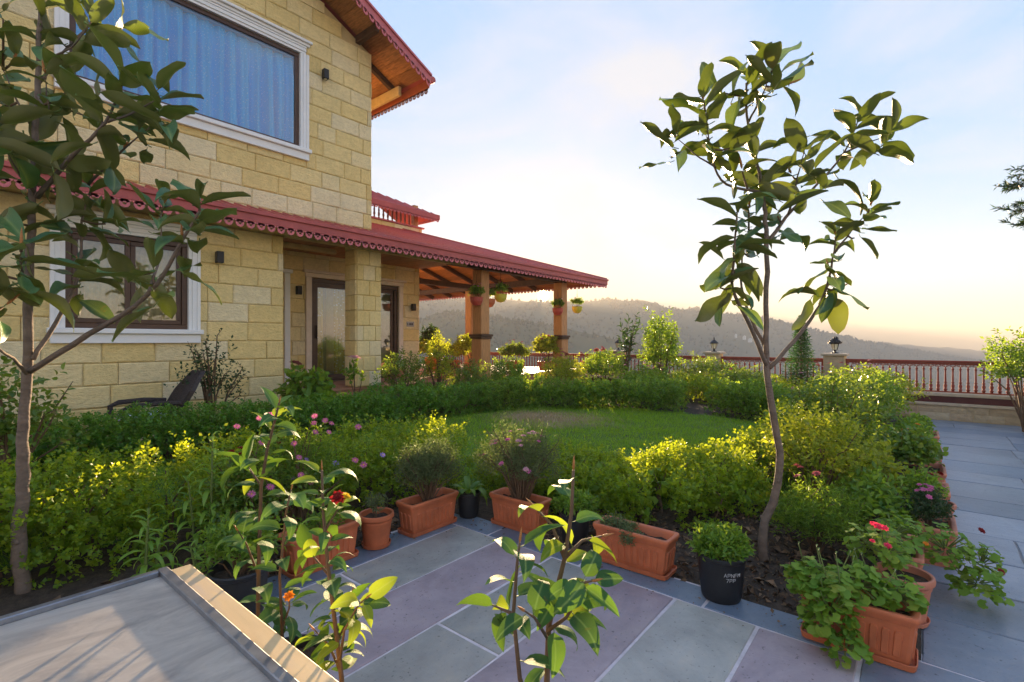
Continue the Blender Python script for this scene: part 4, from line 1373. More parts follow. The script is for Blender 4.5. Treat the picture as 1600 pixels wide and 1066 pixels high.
bro = br.build('balcony_roof', M['red'], house)
MB().cbox(5.9, bex + .03, bey - .035, bey - .002, bz - .13, bz + .03, .006).cbox(bex + .002, bex + .035, bey, bey + 1.9, bz - .13, bz + .03, .006).build('balcony_fascia', M['red'], bro)
fret_run('fretwork', (6.0, bey - .03, bz - .125), (bex, bey - .03, bz - .125), Vector((0, 0, -1)), (0, .016, 0), .13, .085, 1.0, M['pink_red'], bro)
# topmost little roof
tz = 6.95
tx, ty = 9.35, bey + 1.5
tr = MB().prism([(5.9, ty, tz), (tx, ty, tz), (tx - 1.4, ty + 1.4, tz + .75), (5.9, ty + 1.4, tz + .75)], (0, 0, -.05)).prism([(tx, ty, tz), (tx, 16, tz), (tx - 1.4, 16, tz + .75), (tx - 1.4, ty + 1.4, tz + .75)], (0, 0, -.05))
tro = tr.build('lantern_roof', M['red'], house)
MB().cbox(5.9, tx + .03, ty - .035, ty - .002, tz - .18, tz + .03, .006).build('lantern_fascia', M['red'], tro)
fret_run('fretwork', (6.0, ty - .03, tz - .175), (tx, ty - .03, tz - .175), Vector((0, 0, -1)), (0, .016, 0), .13, .085, 1.0, M['pink_red'], tro)
MB().box(6.0, tx - .35, ty + .4, ty + .6, bz + .6, tz).build('lantern_wall', M['cream_wood'], house)
# ------------------------------------------------------------------ plant materials
M['hedge_dark'] = mat_leaf('dark_hedge_leaf', (.055, .18, .016), (.13, .29, .03), (.26, .46, .02), .42, .38, .5, c3=(.09, .20, .03))
M['hedge_lime'] = mat_leaf('lime_hedge_leaf', (.10, .24, .014), (.22, .36, .028), (.55, .62, .02), .52, .4, .45, c3=(.22, .27, .03))
M['leaf_mid'] = mat_leaf('mid_leaf', (.065, .18, .02), (.15, .29, .035), (.38, .52, .03), .48, .4, .45)
M['leaf_rose'] = mat_leaf('rose_leaf', (.06, .15, .026), (.14, .26, .035), (.34, .44, .03), .42, .36, .5, c3=(.16, .07, .02))
M['leaf_yellow'] = mat_leaf('yellow_green_leaf', (.14, .23, .02), (.27, .33, .03), (.56, .60, .03), .5, .4, .4, c3=(.30, .22, .03))
M['leaf_grey'] = mat_leaf('grey_green_leaf', (.10, .15, .07), (.17, .21, .10), (.26, .34, .10), .4, .6, .2)
M['leaf_dark'] = mat_leaf('blackish_leaf', (.018, .045, .016), (.035, .075, .025), (.08, .16, .03), .3, .4, .4)
M['leaf_red'] = mat_leaf('reddish_leaf', (.07, .025, .015), (.12, .055, .02), (.30, .12, .03), .4, .4, .4)
M['conifer'] = mat_leaf('conifer_needle', (.020, .085, .022), (.04, .13, .03), (.10, .28, .05), .35, .5, .3)
M['lily'] = mat_leaf('lily_leaf', (.15, .31, .035), (.23, .40, .055), (.45, .62, .05), .42, .35, .5)
M['magnolia'] = mat_leaf('magnolia_leaf', (.038, .125, .058), (.075, .20, .07), (.20, .27, .02), .22, .34, .5, under=(.17, .17, .060), veins=26)
M['magnolia_old'] = mat_leaf('magnolia_leaf_yellowing', (.15, .19, .02), (.20, .22, .03), (.22, .27, .03), .25, .35, .5, under=(.20, .14, .04), veins=26)
M['camellia'] = mat_leaf('camellia_leaf', (.022, .090, .036), (.050, .155, .048), (.20, .36, .02), .22, .55, .14, under=(.10, .20, .05), veins=60)
M['camellia_new'] = mat_leaf('camellia_new_leaf', (.14, .26, .03), (.20, .30, .03), (.42, .52, .03), .38, .5, .14, veins=60)
M['geranium'] = mat_leaf('geranium_leaf', (.11, .25, .025), (.22, .36, .045), (.36, .52, .04), .42, .55, .3, c3=(.26, .30, .05))
M['bark'] = mat_plain('grey_brown_bark', (.17, .125, .095), .85, var=.3, scale=7, bump=.6, bscale=26, stretch=(1, 1, 2.2))
M['twig'] = mat_plain('brown_twig', (.14, .085, .05), .8, var=.3)
M['stem'] = mat_plain('green_stem', (.14, .19, .05), .6, var=.25)
M['bud'] = mat_plain('rusty_bud', (.42, .17, .05), .6, var=.25)
def petal(name, c):
    return mat_leaf(name, tuple(x * .8 for x in c), c, tuple(min(1, x * 1.1) for x in c), .35, .5, .2)
M['pink'] = petal('pink_petal', (.72, .20, .42))
M['pale_pink'] = petal('pale_pink_petal', (.74, .42, .50))
M['lilac'] = petal('lilac_petal', (.42, .30, .72))
M['crimson'] = petal('crimson_petal', (.28, .018, .02))
M['hot_pink'] = petal('hot_pink_petal', (.86, .06, .14))
M['orange'] = petal('orange_petal', (.85, .30, .03))
M['yellow'] = petal('yellow_petal', (.85, .60, .04))
M['dusty_red'] = petal('dusty_red_petal', (.40, .11, .12))

# ------------------------------------------------------------------ builders
def hedge(name, label, path, w, h, dens, leaf, mat, ln=(.05, .15), k=9, group=None, aspect=.72, tall=.0, seed=0.0, cat='hedge'):
    """clipped but shaggy hedge along a path: leafy shoots all over a rounded body, stems inside"""
    P0 = np.array(path, float)
    seg = np.diff(P0, axis=0); sl = np.hypot(seg[:, 0], seg[:, 1]); cum = np.concatenate([[0], np.cumsum(sl)])
    L = cum[-1]
    cx_, cy_ = np.interp(L / 2, cum, P0[:, 0]), np.interp(L / 2, cum, P0[:, 1])
    t = thing(name, label, cat, (cx_, cy_, float(gz(cx_, cy_))), group)
    per = 2 * h + w
    n = int(L * per * dens)
    u = rng.uniform(-.12, L + .12, n)
    uc = np.clip(u, 0, L)
    c = np.stack([np.interp(uc, cum, P0[:, 0]), np.interp(uc, cum, P0[:, 1])], -1)
    si = np.clip(np.searchsorted(cum, uc, side='right') - 1, 0, len(sl) - 1)
    d = seg[si] / sl[si][:, None]
    c = c + d * (u - uc)[:, None]
    nrm = np.stack([-d[:, 1], d[:, 0]], -1)
    th = rng.uniform(-.04, 1.04, n) * math.pi          # superellipse section from one foot over the top to the other
    ct, st = np.cos(th), np.sin(th)
    e = .55
    lx = np.sign(ct) * np.abs(ct) ** e * w / 2
    lz = np.sign(st) * np.abs(st) ** e * h
    bul = 1 + .16 * wav(u * 1.2 + seed, lz * 2 + lx * 2, 1.0) + .10 * wav(u * 3.1 + seed, lz * 4 + lx, 1.0)
    dep = 1 - rng.random(n) ** 2.2 * .45
    lx = lx * bul * dep; lz = np.maximum(lz * bul * dep, .02)
    nz_ = np.stack([nrm[:, 0] * ct, nrm[:, 1] * ct, st], -1)
    pos = np.stack([c[:, 0] + nrm[:, 0] * lx, c[:, 1] + nrm[:, 1] * lx, 0 * lx], -1)
    pos[:, 2] = gz(pos[:, 0], pos[:, 1]) + lz
    dv = unit(nz_ * .8 + np.array([0, 0, .55]) + rng.normal(size=(n, 3)) * .45)
    le = rng.uniform(ln[0], ln[1], n) * (1 + tall * np.maximum(0, rng.normal(size=n)) * (st > .6))
    lp, ld = shoot_leaves(pos - dv * le[:, None] * .4, dv, le, k)
    leaf_cloud('foliage', lp, ld, leaf, mat, t, aspect)
    # inner, older leaves: keep the body from being seen through
    m = int(L * 750)
    u = rng.uniform(-.05, L + .05, m); uc = np.clip(u, 0, L)
    si = np.clip(np.searchsorted(cum, uc, side='right') - 1, 0, len(sl) - 1)
    d = seg[si] / sl[si][:, None]
    c = np.stack([np.interp(uc, cum, P0[:, 0]), np.interp(uc, cum, P0[:, 1])], -1) + d * (u - uc)[:, None]
    th = rng.uniform(0, 1, m) * math.pi; f = .45 + .4 * rng.random(m)
    lx = np.sign(np.cos(th)) * np.abs(np.cos(th)) ** e * w / 2 * f; lz = np.abs(np.sin(th)) ** e * h * f
    pos = np.stack([c[:, 0] - d[:, 1] * lx, c[:, 1] + d[:, 0] * lx, 0 * lx], -1)
    pos[:, 2] = gz(pos[:, 0], pos[:, 1]) + lz
    leaf_cloud('inner_foliage', pos, rng.normal(size=(m, 3)), .085, mat, t, .7)
    b = MB()
    for i in range(int(L * 14)):
        uu = rnd.uniform(0, L)
        x = float(np.interp(uu, cum, P0[:, 0])) + rnd.uniform(-.3, .3) * w
        y = float(np.interp(uu, cum, P0[:, 1])) + rnd.uniform(-.3, .3) * w
        z = float(gz(x, y))
        a = Vector((x, y, z - .02))
        m_ = a + Vector((rnd.uniform(-.1, .1), rnd.uniform(-.1, .1), h * .5))
        e_ = m_ + Vector((rnd.uniform(-.2, .2), rnd.uniform(-.2, .2), h * .42))
        b.tube([a, m_, e_], [.010, .007, .003], 4)
    b.build('stems', M['twig'], t, 'stuff')
    return t

def bush(name, label, base, rx, ry, h, shoots, leaf, mat, ln=(.08, .2), k=8, aspect=.55, group=None, cat='bush', stems=14, six=False, lift=.15, parent=None, flowers=None, gap=.55, stem_mat='twig', up=.5, flat=.9):
    """open shrub: stems fan out from the foot, leafy shoots along and around their ends"""
    bx, by, bz = base
    t = parent or thing(name, label, cat, base, group)
    sb = MB()
    n = shoots
    a = rng.uniform(0, 2 * math.pi, n)
    el = np.arcsin(rng.uniform(-.35, 1, n))
    r = 1 - rng.random(n) ** 1.7 * gap
    lump = 1 + .22 * wav(a * 1.3 + bx * 3, el * 2.2 + by * 5, 1.0) + .10 * rng.normal(size=n)
    r = r * lump
    cz = h * (lift + (1 - lift) * .5)
    hz_ = h * (1 - lift) * .5 / flat * .9
    d = np.stack([np.cos(a) * np.cos(el), np.sin(a) * np.cos(el), np.sin(el)], -1)
    pos = np.stack([bx + d[:, 0] * rx * r, by + d[:, 1] * ry * r, bz + cz + d[:, 2] * hz_ * r], -1)
    pos[:, 2] = np.maximum(pos[:, 2], bz + .02)
    dv = unit(d * .8 + np.array([0, 0, up]) + rng.normal(size=(n, 3)) * .5)
    le = rng.uniform(ln[0], ln[1], n)
    lp, ld = shoot_leaves(pos - dv * le[:, None] * .5, dv, le, k)
    leaf_cloud('foliage', lp, ld, leaf, mat, t, aspect, six)
    for i in range(stems):
        j = rnd.randrange(n)
        e_ = Vector(pos[j])
        s_ = Vector((bx + rnd.uniform(-.12, .12) * rx, by + rnd.uniform(-.12, .12) * ry, bz - .02))
        m_ = s_.lerp(e_, .5) + Vector((0, 0, .12 * h)) + Vector((rnd.uniform(-.05, .05), rnd.uniform(-.05, .05), 0)) * rx
        ex = e_ + Vector(dv[j]) * le[j] * .6
        sb.tube([s_, m_, e_, ex], [.009 * (h + .3), .006 * (h + .3), .004 * (h + .3), .002], 4)
    if stems:
        sb.build('stems', M[stem_mat], t, 'stuff')
    if flowers:
        fm, cnt, size = flowers
        idx = np.argsort(-pos[:, 2] - rng.random(n) * h * .45)[:cnt]
        for j in idx:
            blossom(t, Vector(pos[j]) + Vector(dv[j]) * le[j] * .75, Vector(dv[j]), size * rnd.uniform(.8, 1.2), fm)
    return t

BLOS = {}
def blossom(parent, p, d, size, mat, kind='double'):
    """a flower head: two or three whorls of petals"""
    key = (mat, kind)
    if key not in BLOS:
        BLOS[key] = []
        for v in range(3):
            b = MB()
            rings = ((8, .5, .15), (6, .36, .45), (4, .2, .75)) if kind == 'double' else ((14, .55, .12),)
            for (c, r, lift) in rings:
                for i in range(c):
                    a = 2 * math.pi * i / c + rnd.uniform(-.15, .15)
                    w_ = .34 * r * (8 / c) ** .4 if kind == 'double' else .07
                    ca, sa = math.cos(a), math.sin(a)
                    pts = [(0, 0, .05), (ca * r * .55 - sa * w_, sa * r * .55 + ca * w_, lift * r * .8 + .05), (ca * r, sa * r, lift * r + rnd.uniform(-.05, .05)), (ca * r * .55 + sa * w_, sa * r * .55 - ca * w_, lift * r * .8 + .05)]
                    b.add(pts, [(0, 3, 2), (0, 2, 1)])
            if kind != 'double':
                b.lathe([(.1, .06), (.08, .13), (.02, .15)], n=7, mi=1, cap1=True)
            BLOS[key].append(b.mesh('flower', [M[mat], M['yellow']]))
    o = link('flower', rnd.choice(BLOS[key]), parent)
    q_ = (Vector(d).normalized() + Vector((0, 0, .35))).normalized().to_track_quat('Z', 'Y')
    o.rotation_euler = (q_ @ Euler((0, 0, rnd.uniform(0, 6.28))).to_quaternion()).to_euler()
    o.location = Vector(p) - ORG[parent]
    o.scale = (size,) * 3
    return o

def leaf_mesh(name, mat, wid, pts, droop, cup, wave, n=7, tipw=.0, curl=0.0, obovate=.5, edge=0.0):
    """a single big leaf along +Y, unit length, with midrib fold, droop and wavy margin"""
    b = MB()
    cols = (-1, -.55, 0, .55, 1)
    V, Fc = [], []
    ph = rnd.uniform(0, 6)
    for i in range(n + 1):
        t = i / n
        w = wid * .5 * (math.sin(math.pi * min(1, t ** (.62 if obovate < .5 else 1.0 if obovate == .5 else 1.35))) ** (.75 if obovate < .5 else .55) if 0 < t < 1 else (.03 if t == 0 else .0))
        ang = droop * t * t
        y = t * math.cos(ang * .6)
        z = -math.sin(ang * .6) * t * .9
        for c in cols:
            q_ = abs(c)
            zz = cup * w * q_ ** 1.5 * (1 - curl * 2 * q_) + wave * math.sin(ph + t * 9 + (0 if c < 0 else 2)) * q_
            V.append((c * w, y, z + zz))
    m_ = len(cols)
    for i in range(n):
        for k in range(m_ - 1):
            a = i * m_ + k
            Fc.append((a, a + 1, a + m_ + 1, a + m_))
    b.add(V, Fc)
    # petiole
    b.tube([(0, -.13, .03), (0, -.05, .008), (0, .02, -.002)], [.012, .012, .008], 4, mi=1)
    return b.mesh(name, [mat, M['stem']], True)

N_LEAF, OVER = {}, {}
def put_leaf(parent, me, p, d, nrm, size, name='leaf'):
    y = Vector(d).normalized()
    z = Vector(nrm)
    z = (z - y * z.dot(y))
    if z.length < 1e-3:
        z = y.orthogonal()
    z.normalize()
    x = y.cross(z)
    m_ = Matrix((x, y, z)).transposed()
    N_LEAF[parent] = N_LEAF.get(parent, 0) + 1
    if N_LEAF[parent] > 290:             # past the limit: joined below into one part
        OVER.setdefault(parent, []).append((me, m_, Vector(p), size))
        return
    o = link(name, me, parent)
    o.rotation_euler = m_.to_euler()
    o.location = Vector(p) - ORG[parent]
    o.scale = (size * rnd.uniform(.85, 1.15), size, size)
    return o

# ------------------------------------------------------------------ hedges
HG = 'clipped hedges round the lawn'
hedge('hedge', 'dark green clipped hedge along the house wall beneath the lower window', [(.2, 7.0), (2.0, 6.95), (3.9, 6.9)], .85, .56, 340, .038, M['hedge_dark'], group=HG)
hedge('hedge', 'dark green clipped hedge in front of the porch and stone pillar', [(4.0, 6.95), (5.6, 7.0), (7.4, 7.0)], .85, .56, 300, .042, M['hedge_dark'], group=HG, seed=4)
hedge('hedge', 'mid green clipped hedge curving below the timber posts at the far end of the lawn', [(7.5, 7.0), (8.6, 6.45), (9.6, 5.0), (9.95, 3.8)], .95, .56, 260, .046, M['leaf_mid'], group=HG, seed=8)
hedge('hedge', 'clipped hedge at the far corner of the lawn before the smaller lantern pillar', [(10.05, 3.0), (10.0, 2.1), (9.75, 1.3)], 1.1, .60, 270, .045, M['leaf_mid'], group=HG, seed=13)
hedge('hedge', 'low yellow green hedge in the back bed under the red railing', [(11.3, 5.6), (11.7, 3.6), (11.8, 1.4)], .9, .62, 170, .042, M['hedge_lime'], group=HG, seed=17)
hedge('hedge', 'bright shaggy hedge behind the magnolia trunk beside the house wall', [(-.9, 5.0), (.4, 4.75), (1.15, 4.7)], .9, .60, 400, .034, M['hedge_lime'], ln=(.05, .15), group=HG, seed=21, tall=.6)
hedge('hedge', 'yellow green shaggy hedge behind the row of terracotta planters', [(1.5, 4.55), (2.6, 4.45), (3.85, 4.2)], .85, .62, 400, .034, M['hedge_lime'], ln=(.05, .15), group=HG, seed=25, tall=.8)
hedge('hedge', 'bright yellow green hedge between the lawn and the long terracotta planter', [(4.25, 3.7), (4.25, 2.7), (4.35, 1.85), (5.0, 1.3)], .80, .42, 430, .034, M['hedge_lime'], ln=(.05, .14), group=HG, seed=29, tall=.6)
hedge('hedge', 'yellow shaggy hedge just behind the young magnolia on the bare soil', [(5.6, 1.15), (6.5, 1.15), (7.8, 1.2)], .85, .50, 320, .038, M['hedge_lime'], ln=(.06, .18), group=HG, seed=33, tall=.7)

# ------------------------------------------------------------------ shrubs and roses
def gb(x, y): return (x, y, float(gz(x, y)))
BR = 'bushes in the bed beside the blue paving'
bush('rose_bush', 'big rose bush with yellow tinged leaves above the blue paving planters', gb(6.6, .8), .60, .46, 1.12, 520, .052, M['leaf_rose'], ln=(.1, .3), k=8, group=BR, stems=26, flowers=('pale_pink', 5, .05))
bush('rose_bush', 'yellow green loose bush nearest the young magnolia on its outer side', gb(5.3, .75), .48, .42, .95, 420, .045, M['leaf_yellow'], ln=(.1, .26), k=8, group=BR, stems=20)
bush('rose_bush', 'tall thorny bush with reddish shoots before the nearer lantern pillar', gb(8.6, .8), .75, .5, 1.10, 560, .055, M['leaf_rose'], ln=(.1, .32), k=8, group=BR, stems=26, flowers=('dusty_red', 6, .06))
bush('rose_bush', 'broad leafy bush overhanging the far end of the planter row', gb(10.4, .75), .85, .5, 1.06, 560, .055, M['leaf_mid'], ln=(.1, .3), k=8, group=BR, stems=22, flowers=('pale_pink', 8, .06))
bush('rose_bush', 'low dark green bush under the broad bush by the paving', gb(7.7, .42), .5, .22, .55, 300, .05, M['leaf_mid'], group=BR, stems=12)
bush('rose_bush', 'farthest bush of the bed, against the low sandstone wall', gb(12.4, .7), .75, .65, .98, 420, .055, M['leaf_yellow'], ln=(.1, .28), group=BR, stems=16, flowers=('pale_pink', 5, .07))
bush('herb_clump', 'feathery green clump with dark red seed heads behind the geranium planter', gb(4.35, .62), .30, .26, .46, 420, .045, M['leaf_mid'], ln=(.12, .25), k=10, aspect=.16, stems=16, cat='plant', flowers=('dusty_red', 4, .06), up=1.1)
bush('herb_clump', 'broad leaved weed clump between the feathery clump and the planter row', gb(5.0, .32), .34, .22, .5, 240, .06, M['leaf_mid'], ln=(.1, .25), k=7, aspect=.5, stems=14, cat='plant', up=.9)
bush('flower_bush', 'bushy plant with bright yellow shoots in front of the big rose bush', gb(5.85, .42), .34, .24, .62, 230, .06, M['leaf_yellow'], ln=(.1, .25), k=7, stems=12, cat='plant', up=.9)
# back beds
bush('rose_bush', 'rose bush with coral flower growing between hedge and house wall by the magnolia', gb(.55, 5.75), .36, .34, 1.20, 130, .062, M['leaf_rose'], ln=(.12, .3), k=6, stems=16, six=True, flowers=('orange', 2, .09), gap=.8)
bush('rose_bush', 'leggy rose bush with dark reddish leaves beside the wicker chair', gb(2.75, 7.85), .40, .25, 1.42, 120, .055, M['leaf_dark'], ln=(.15, .35), k=6, stems=16, gap=.85)
bush('rose_bush', 'rose bush at the picture edge behind the magnolia trunk', gb(-.35, 5.6), .4, .35, 1.25, 170, .06, M['leaf_rose'], ln=(.12, .3), k=6, stems=14, six=True, flowers=('orange', 1, .08))
bush('hydrangea', 'hydrangea with dusky pink head at the corner of the house wall', gb(4.15, 7.75), .38, .34, .95, 95, .12, M['leaf_mid'], ln=(.08, .2), k=6, aspect=.75, six=True, stems=10, cat='plant', flowers=('dusty_red', 1, .26))
bush('hydrangea', 'thin hydrangea stem with a faded pink head before the sliding door', gb(5.05, 7.75), .16, .14, 1.05, 14, .10, M['leaf_mid'], ln=(.08, .2), k=5, aspect=.6, six=True, stems=4, cat='plant', flowers=('pale_pink', 1, .26), lift=.5)
bush('porch_bush', 'dense bush with brown tinted leaves in front of the stone pillar', gb(5.95, 7.6), .48, .34, 1.22, 230, .055, M['leaf_rose'], ln=(.1, .25), group='bushes before the porch', stems=16)
bush('porch_bush', 'tall yellow green bush beside the stone pillar before the door', gb(6.95, 7.7), .36, .28, 1.45, 190, .055, M['leaf_yellow'], ln=(.1, .25), group='bushes before the porch', stems=16)
bush('porch_bush', 'small dark bush at the foot of the yellow green porch bush', gb(7.45, 7.3), .5, .34, 0.95, 220, .055, M['leaf_rose'], ln=(.1, .25), group='bushes before the porch', stems=14, flowers=('orange', 4, .06))
bush('porch_bush', 'wide bush under the nearer timber post', gb(8.75, 7.35), .55, .36, 1.0, 280, .06, M['leaf_mid'], ln=(.1, .25), group='bushes before the porch', stems=14)
bush('porch_bush', 'reddish flowering bush between the two timber posts', gb(10.3, 6.85), .7, .42, 1.02, 330, .06, M['leaf_yellow'], ln=(.1, .25), group='bushes before the porch', stems=14, flowers=('dusty_red', 16, .10))
bush('porch_bush', 'green bush around the foot of the farther timber post', gb(11.9, 6.6), .7, .5, 1.1, 330, .065, M['leaf_mid'], ln=(.1, .28), group='bushes before the porch', stems=14, flowers=('dusty_red', 3, .16))
bush('tall_shrub', 'tall leafy bush standing alone above the far hedge', gb(12.2, 5.15), .50, .45, 2.05, 330, .085, M['leaf_mid'], ln=(.15, .35), stems=22, cat='bush', lift=.05, up=.9)
bush('back_shrub', 'shaggy shrub in the back bed before the smaller lantern pillar', gb(12.6, 4.1), .7, .8, .98, 360, .06, M['leaf_rose'], ln=(.12, .3), group='shrubs of the back bed', stems=16)
bush('back_shrub', 'pale flowering shrub in the back bed between tall bush and lawn hedge', gb(11.2, 5.0), .7, .6, .75, 320, .06, M['leaf_mid'], ln=(.12, .3), group='shrubs of the back bed', stems=16, flowers=('pale_pink', 10, .08))
bush('back_shrub', 'reddish shrub in the back bed behind the magnolia trunk', gb(11.0, 2.9), .5, .5, .86, 260, .055, M['leaf_rose'], ln=(.12, .3), group='shrubs of the back bed', stems=16, flowers=('dusty_red', 9, .07))
bush('back_shrub', 'yellowish shrub in the back bed at the foot of the conifer', gb(11.6, 1.0), .8, .6, .85, 360, .06, M['leaf_yellow'], ln=(.12, .3), group='shrubs of the back bed', stems=16)
# conifer
t = thing('conifer', 'slim cone shaped young conifer beside the nearer lantern pillar', 'conifer', gb(11.9, 1.95))
b = MB(); bc = ORG[t]
b.tube([bc, bc + Vector((0, 0, .9)), bc + Vector((.02, 0, 1.98))], [.03, .02, .004], 5)
pp, dd_ = [], []
for i in range(330):
    f = i / 330
    z = .22 + 1.7 * f
    a = i * 2.4
    r_ = .46 * (1 - f) ** .9 * rnd.uniform(.7, 1.1) + .02
    s_ = bc + Vector((0, 0, z)); e_ = s_ + Vector((math.cos(a) * r_, math.sin(a) * r_, -.10 * r_ + .03))
    b.tube([s_, e_], [.005, .002], 3, cap=False)
    for q_ in range(26):
        tt = rnd.uniform(.15, 1)
        pp.append(s_.lerp(e_, tt)); dd_.append((e_ - s_).normalized() * .8 + Vector((rnd.gauss(0, .6), rnd.gauss(0, .6), rnd.gauss(0, .3))))
b.build('trunk', M['twig'], t)
leaf_cloud('foliage', np.array([tuple(p) for p in pp]), np.array([tuple(p) for p in dd_]), .05, M['conifer'], t, .22)

# thin-leaved sapling by the farther post
t = thing('sapling', 'slender dark leaved sapling rising between post and tall bush', 'tree', gb(12.6, 6.3))
b = MB(); bc = ORG[t]; pp, dd_ = [], []
for s_ in range(13):
    a = rnd.uniform(0, 6.28); r_ = rnd.uniform(.15, .55); h_ = rnd.uniform(1.35, 2.15)
    m_ = bc + Vector((math.cos(a) * r_ * .3, math.sin(a) * r_ * .3, h_ * .55)); e_ = bc + Vector((math.cos(a) * r_, math.sin(a) * r_, h_))
    b.tube([bc, m_, e_], [.014, .008, .003], 5)
    for q_ in range(15):
        tt = rnd.uniform(.1, 1)
        pp.append(m_.lerp(e_, tt)); dd_.append((e_ - m_).normalized() * .5 + Vector((rnd.gauss(0, .6), rnd.gauss(0, .6), rnd.gauss(0, .35))))
b.build('stems', M['twig'], t)
leaf_cloud('foliage', np.array([tuple(p) for p in pp]), np.array([tuple(p) for p in dd_]), .15, M['leaf_dark'], t, .30, six=True)

# shrub and pine bough entering from outside the picture
bush('edge_shrub', 'loose green shrub standing at the railing by the picture edge', (12.9, -1.50, 0), .56, .6, 1.78, 330, .075, M['leaf_mid'], ln=(.12, .3), stems=16, cat='bush', up=.7, lift=.3)
t = thing('pine_tree', 'pine bough with fine needles reaching in at the picture edge', 'tree', (11.7, -3.2, 0))
b = MB()
b.tube([(11.7, -3.2, -.1), (11.73, -3.15, 2.5), (11.65, -3.2, 6)], [.12, .09, .03], 8)
pp, dd_ = [], []
for (z0, tip) in ((3.3, (9.87, -.98, 3.78)), (3.1, (9.93, -1.02, 3.45)), (3.0, (9.98, -1.10, 3.2)), (3.7, (10.3, -1.3, 4.05))):
    s_ = Vector((11.7, -3.2, z0)); e_ = Vector(tip)
    pts = [s_.lerp(e_, k / 6) + Vector((0, 0, .35 * math.sin(k / 6 * 3.1))) for k in range(7)]
    b.tube(pts, [.03, .025, .02, .015, .011, .008, .004], 5)
    for k in range(26):
        tt = rnd.uniform(.25, 1)
        o_ = pts[min(5, int(tt * 6))].lerp(pts[min(6, int(tt * 6) + 1)], tt * 6 % 1)
        d_ = ((e_ - s_).normalized() + Vector((rnd.gauss(0, .5), rnd.gauss(0, .5), rnd.gauss(.1, .3)))).normalized()
        l_ = rnd.uniform(.15, .38)
        b.tube([o_, o_ + d_ * l_], [.006, .002], 3, cap=False)
        for q_ in range(34):
            u_ = rnd.uniform(.2, 1)
            pp.append(o_ + d_ * l_ * u_); dd_.append(d_ * .9 + Vector((rnd.gauss(0, .5), rnd.gauss(0, .5), rnd.gauss(0, .5))))
b.build('trunk', M['bark'], t)
leaf_cloud('needles', np.array([tuple(p) for p in pp]), np.array([tuple(p) for p in dd_]), .09, M['leaf_dark'], t, .06)

# ------------------------------------------------------------------ lilies with narrow bright leaves
LILY = [leaf_mesh('leaf', M['lily'], .20, 0, dr, .5, .01, 7) for dr in (.6, 1.0, 1.4, 1.8)]
def lily(label, x, y, stems, lsize):
    z = float(gz(x, y))
    t = thing('lily', label, 'plant', (x, y, z), 'bright green narrow leaved lilies')
    b = MB()
    for (dx, dy, h_, lx_, ly_) in stems:
        s_ = Vector((x + dx, y + dy, z - .02)); e_ = s_ + Vector((lx_, ly_, h_))
        m_ = s_.lerp(e_, .5) + Vector((lx_ * -.2, ly_ * -.2, 0))
        b.tube([s_, m_, e_], [.011, .009, .005], 6)
        n_ = int(h_ * 44)
        for i in range(n_):
            f = .22 + .78 * i / n_
            p = s_.lerp(m_, f * 2) if f < .5 else m_.lerp(e_, f * 2 - 1)
            a = i * 2.4 + rnd.uniform(-.3, .3)
            up = .35 + .9 * max(0, f - .7) / .3
            d = Vector((math.cos(a), math.sin(a), up))
            put_leaf(t, rnd.choice(LILY), p, d, Vector((-math.cos(a) * .4, -math.sin(a) * .4, 1)), lsize * (1.0 - .45 * max(0, f - .65) / .35) * rnd.uniform(.8, 1.1))
    b.build('stems', M['stem'], t)
    return t
lily('short bright lily between the steel topped counter and the magnolia', .93, 3.72, [(0, 0, .62, .02, 0), (.06, .05, .45, .05, .03)], .17)
lily('tallest bright lily with several leafy stems beside the dark red roses', 1.38, 3.95, [(0, 0, .98, .02, .02), (.10, .02, .82, .04, 0), (-.08, .05, .70, -.05, 0), (.16, -.08, .58, .06, -.02)], .17)
lily('lower bright lily cluster in front of the tallest lily near the counter', 1.25, 3.40, [(0, 0, .48, -.02, 0), (.12, .02, .55, .05, 0), (.2, .05, .42, .05, .03), (-.1, .06, .4, -.05, .02)], .145)

# ------------------------------------------------------------------ flowers behind the planters
t = bush('rose_bush', 'rose shrub with small dark crimson blooms beside the tall lily', gb(1.75, 3.95), .38, .28, .74, 300, .042, M['leaf_rose'], ln=(.08, .22), stems=18, flowers=('crimson', 6, .075))
t = bush('daisy_plant', 'tall daisy plant with pink and lilac flowers behind the camellia saplings', gb(2.0, 3.9), .42, .26, .92, 360, .05, M['leaf_mid'], ln=(.1, .25), k=9, aspect=.14, stems=24, cat='plant', up=1.0)
for i in range(24):
    a = rnd.uniform(-.5, .5); h_ = rnd.uniform(.35, 1.02)
    blossom(t, (2.0 + a + rnd.uniform(-.1, .1), 3.72 + rnd.uniform(-.22, .1), .1 + h_), Vector((rnd.uniform(-.4, .4) - .3, -.8, .5)), rnd.uniform(.045, .065), 'pink' if h_ > .6 or rnd.random() < .3 else 'lilac', 'daisy')
# ------------------------------------------------------------------ pots and planters
M['terracotta'] = mat_plain('terracotta_plastic', (.52, .145, .06), .52, var=.24, scale=5, bump=.04, bscale=80)
M['terracotta_faded'] = mat_plain('faded_terracotta_plastic', (.54, .20, .12), .6, var=.26, scale=5, bump=.04, bscale=80)
M['black_plastic'] = mat_plain('black_plastic', (.016, .018, .022), .42, var=.3)
M['label_white'] = mat_plain('white_ink', (.8, .8, .8), .6)

def rrect(cx, cy, hx, hy, z, r=.02, n=3):
    out = []
    for (sx, sy, a0) in ((1, -1, -90), (1, 1, 0), (-1, 1, 90), (-1, -1, 180)):
        for k in range(n):
            a = R(a0 + 90 * k / (n - 1))
            out.append((cx + sx * (hx - r) + r * math.cos(a), cy + sy * (hy - r) + r * math.sin(a), z))
    return out

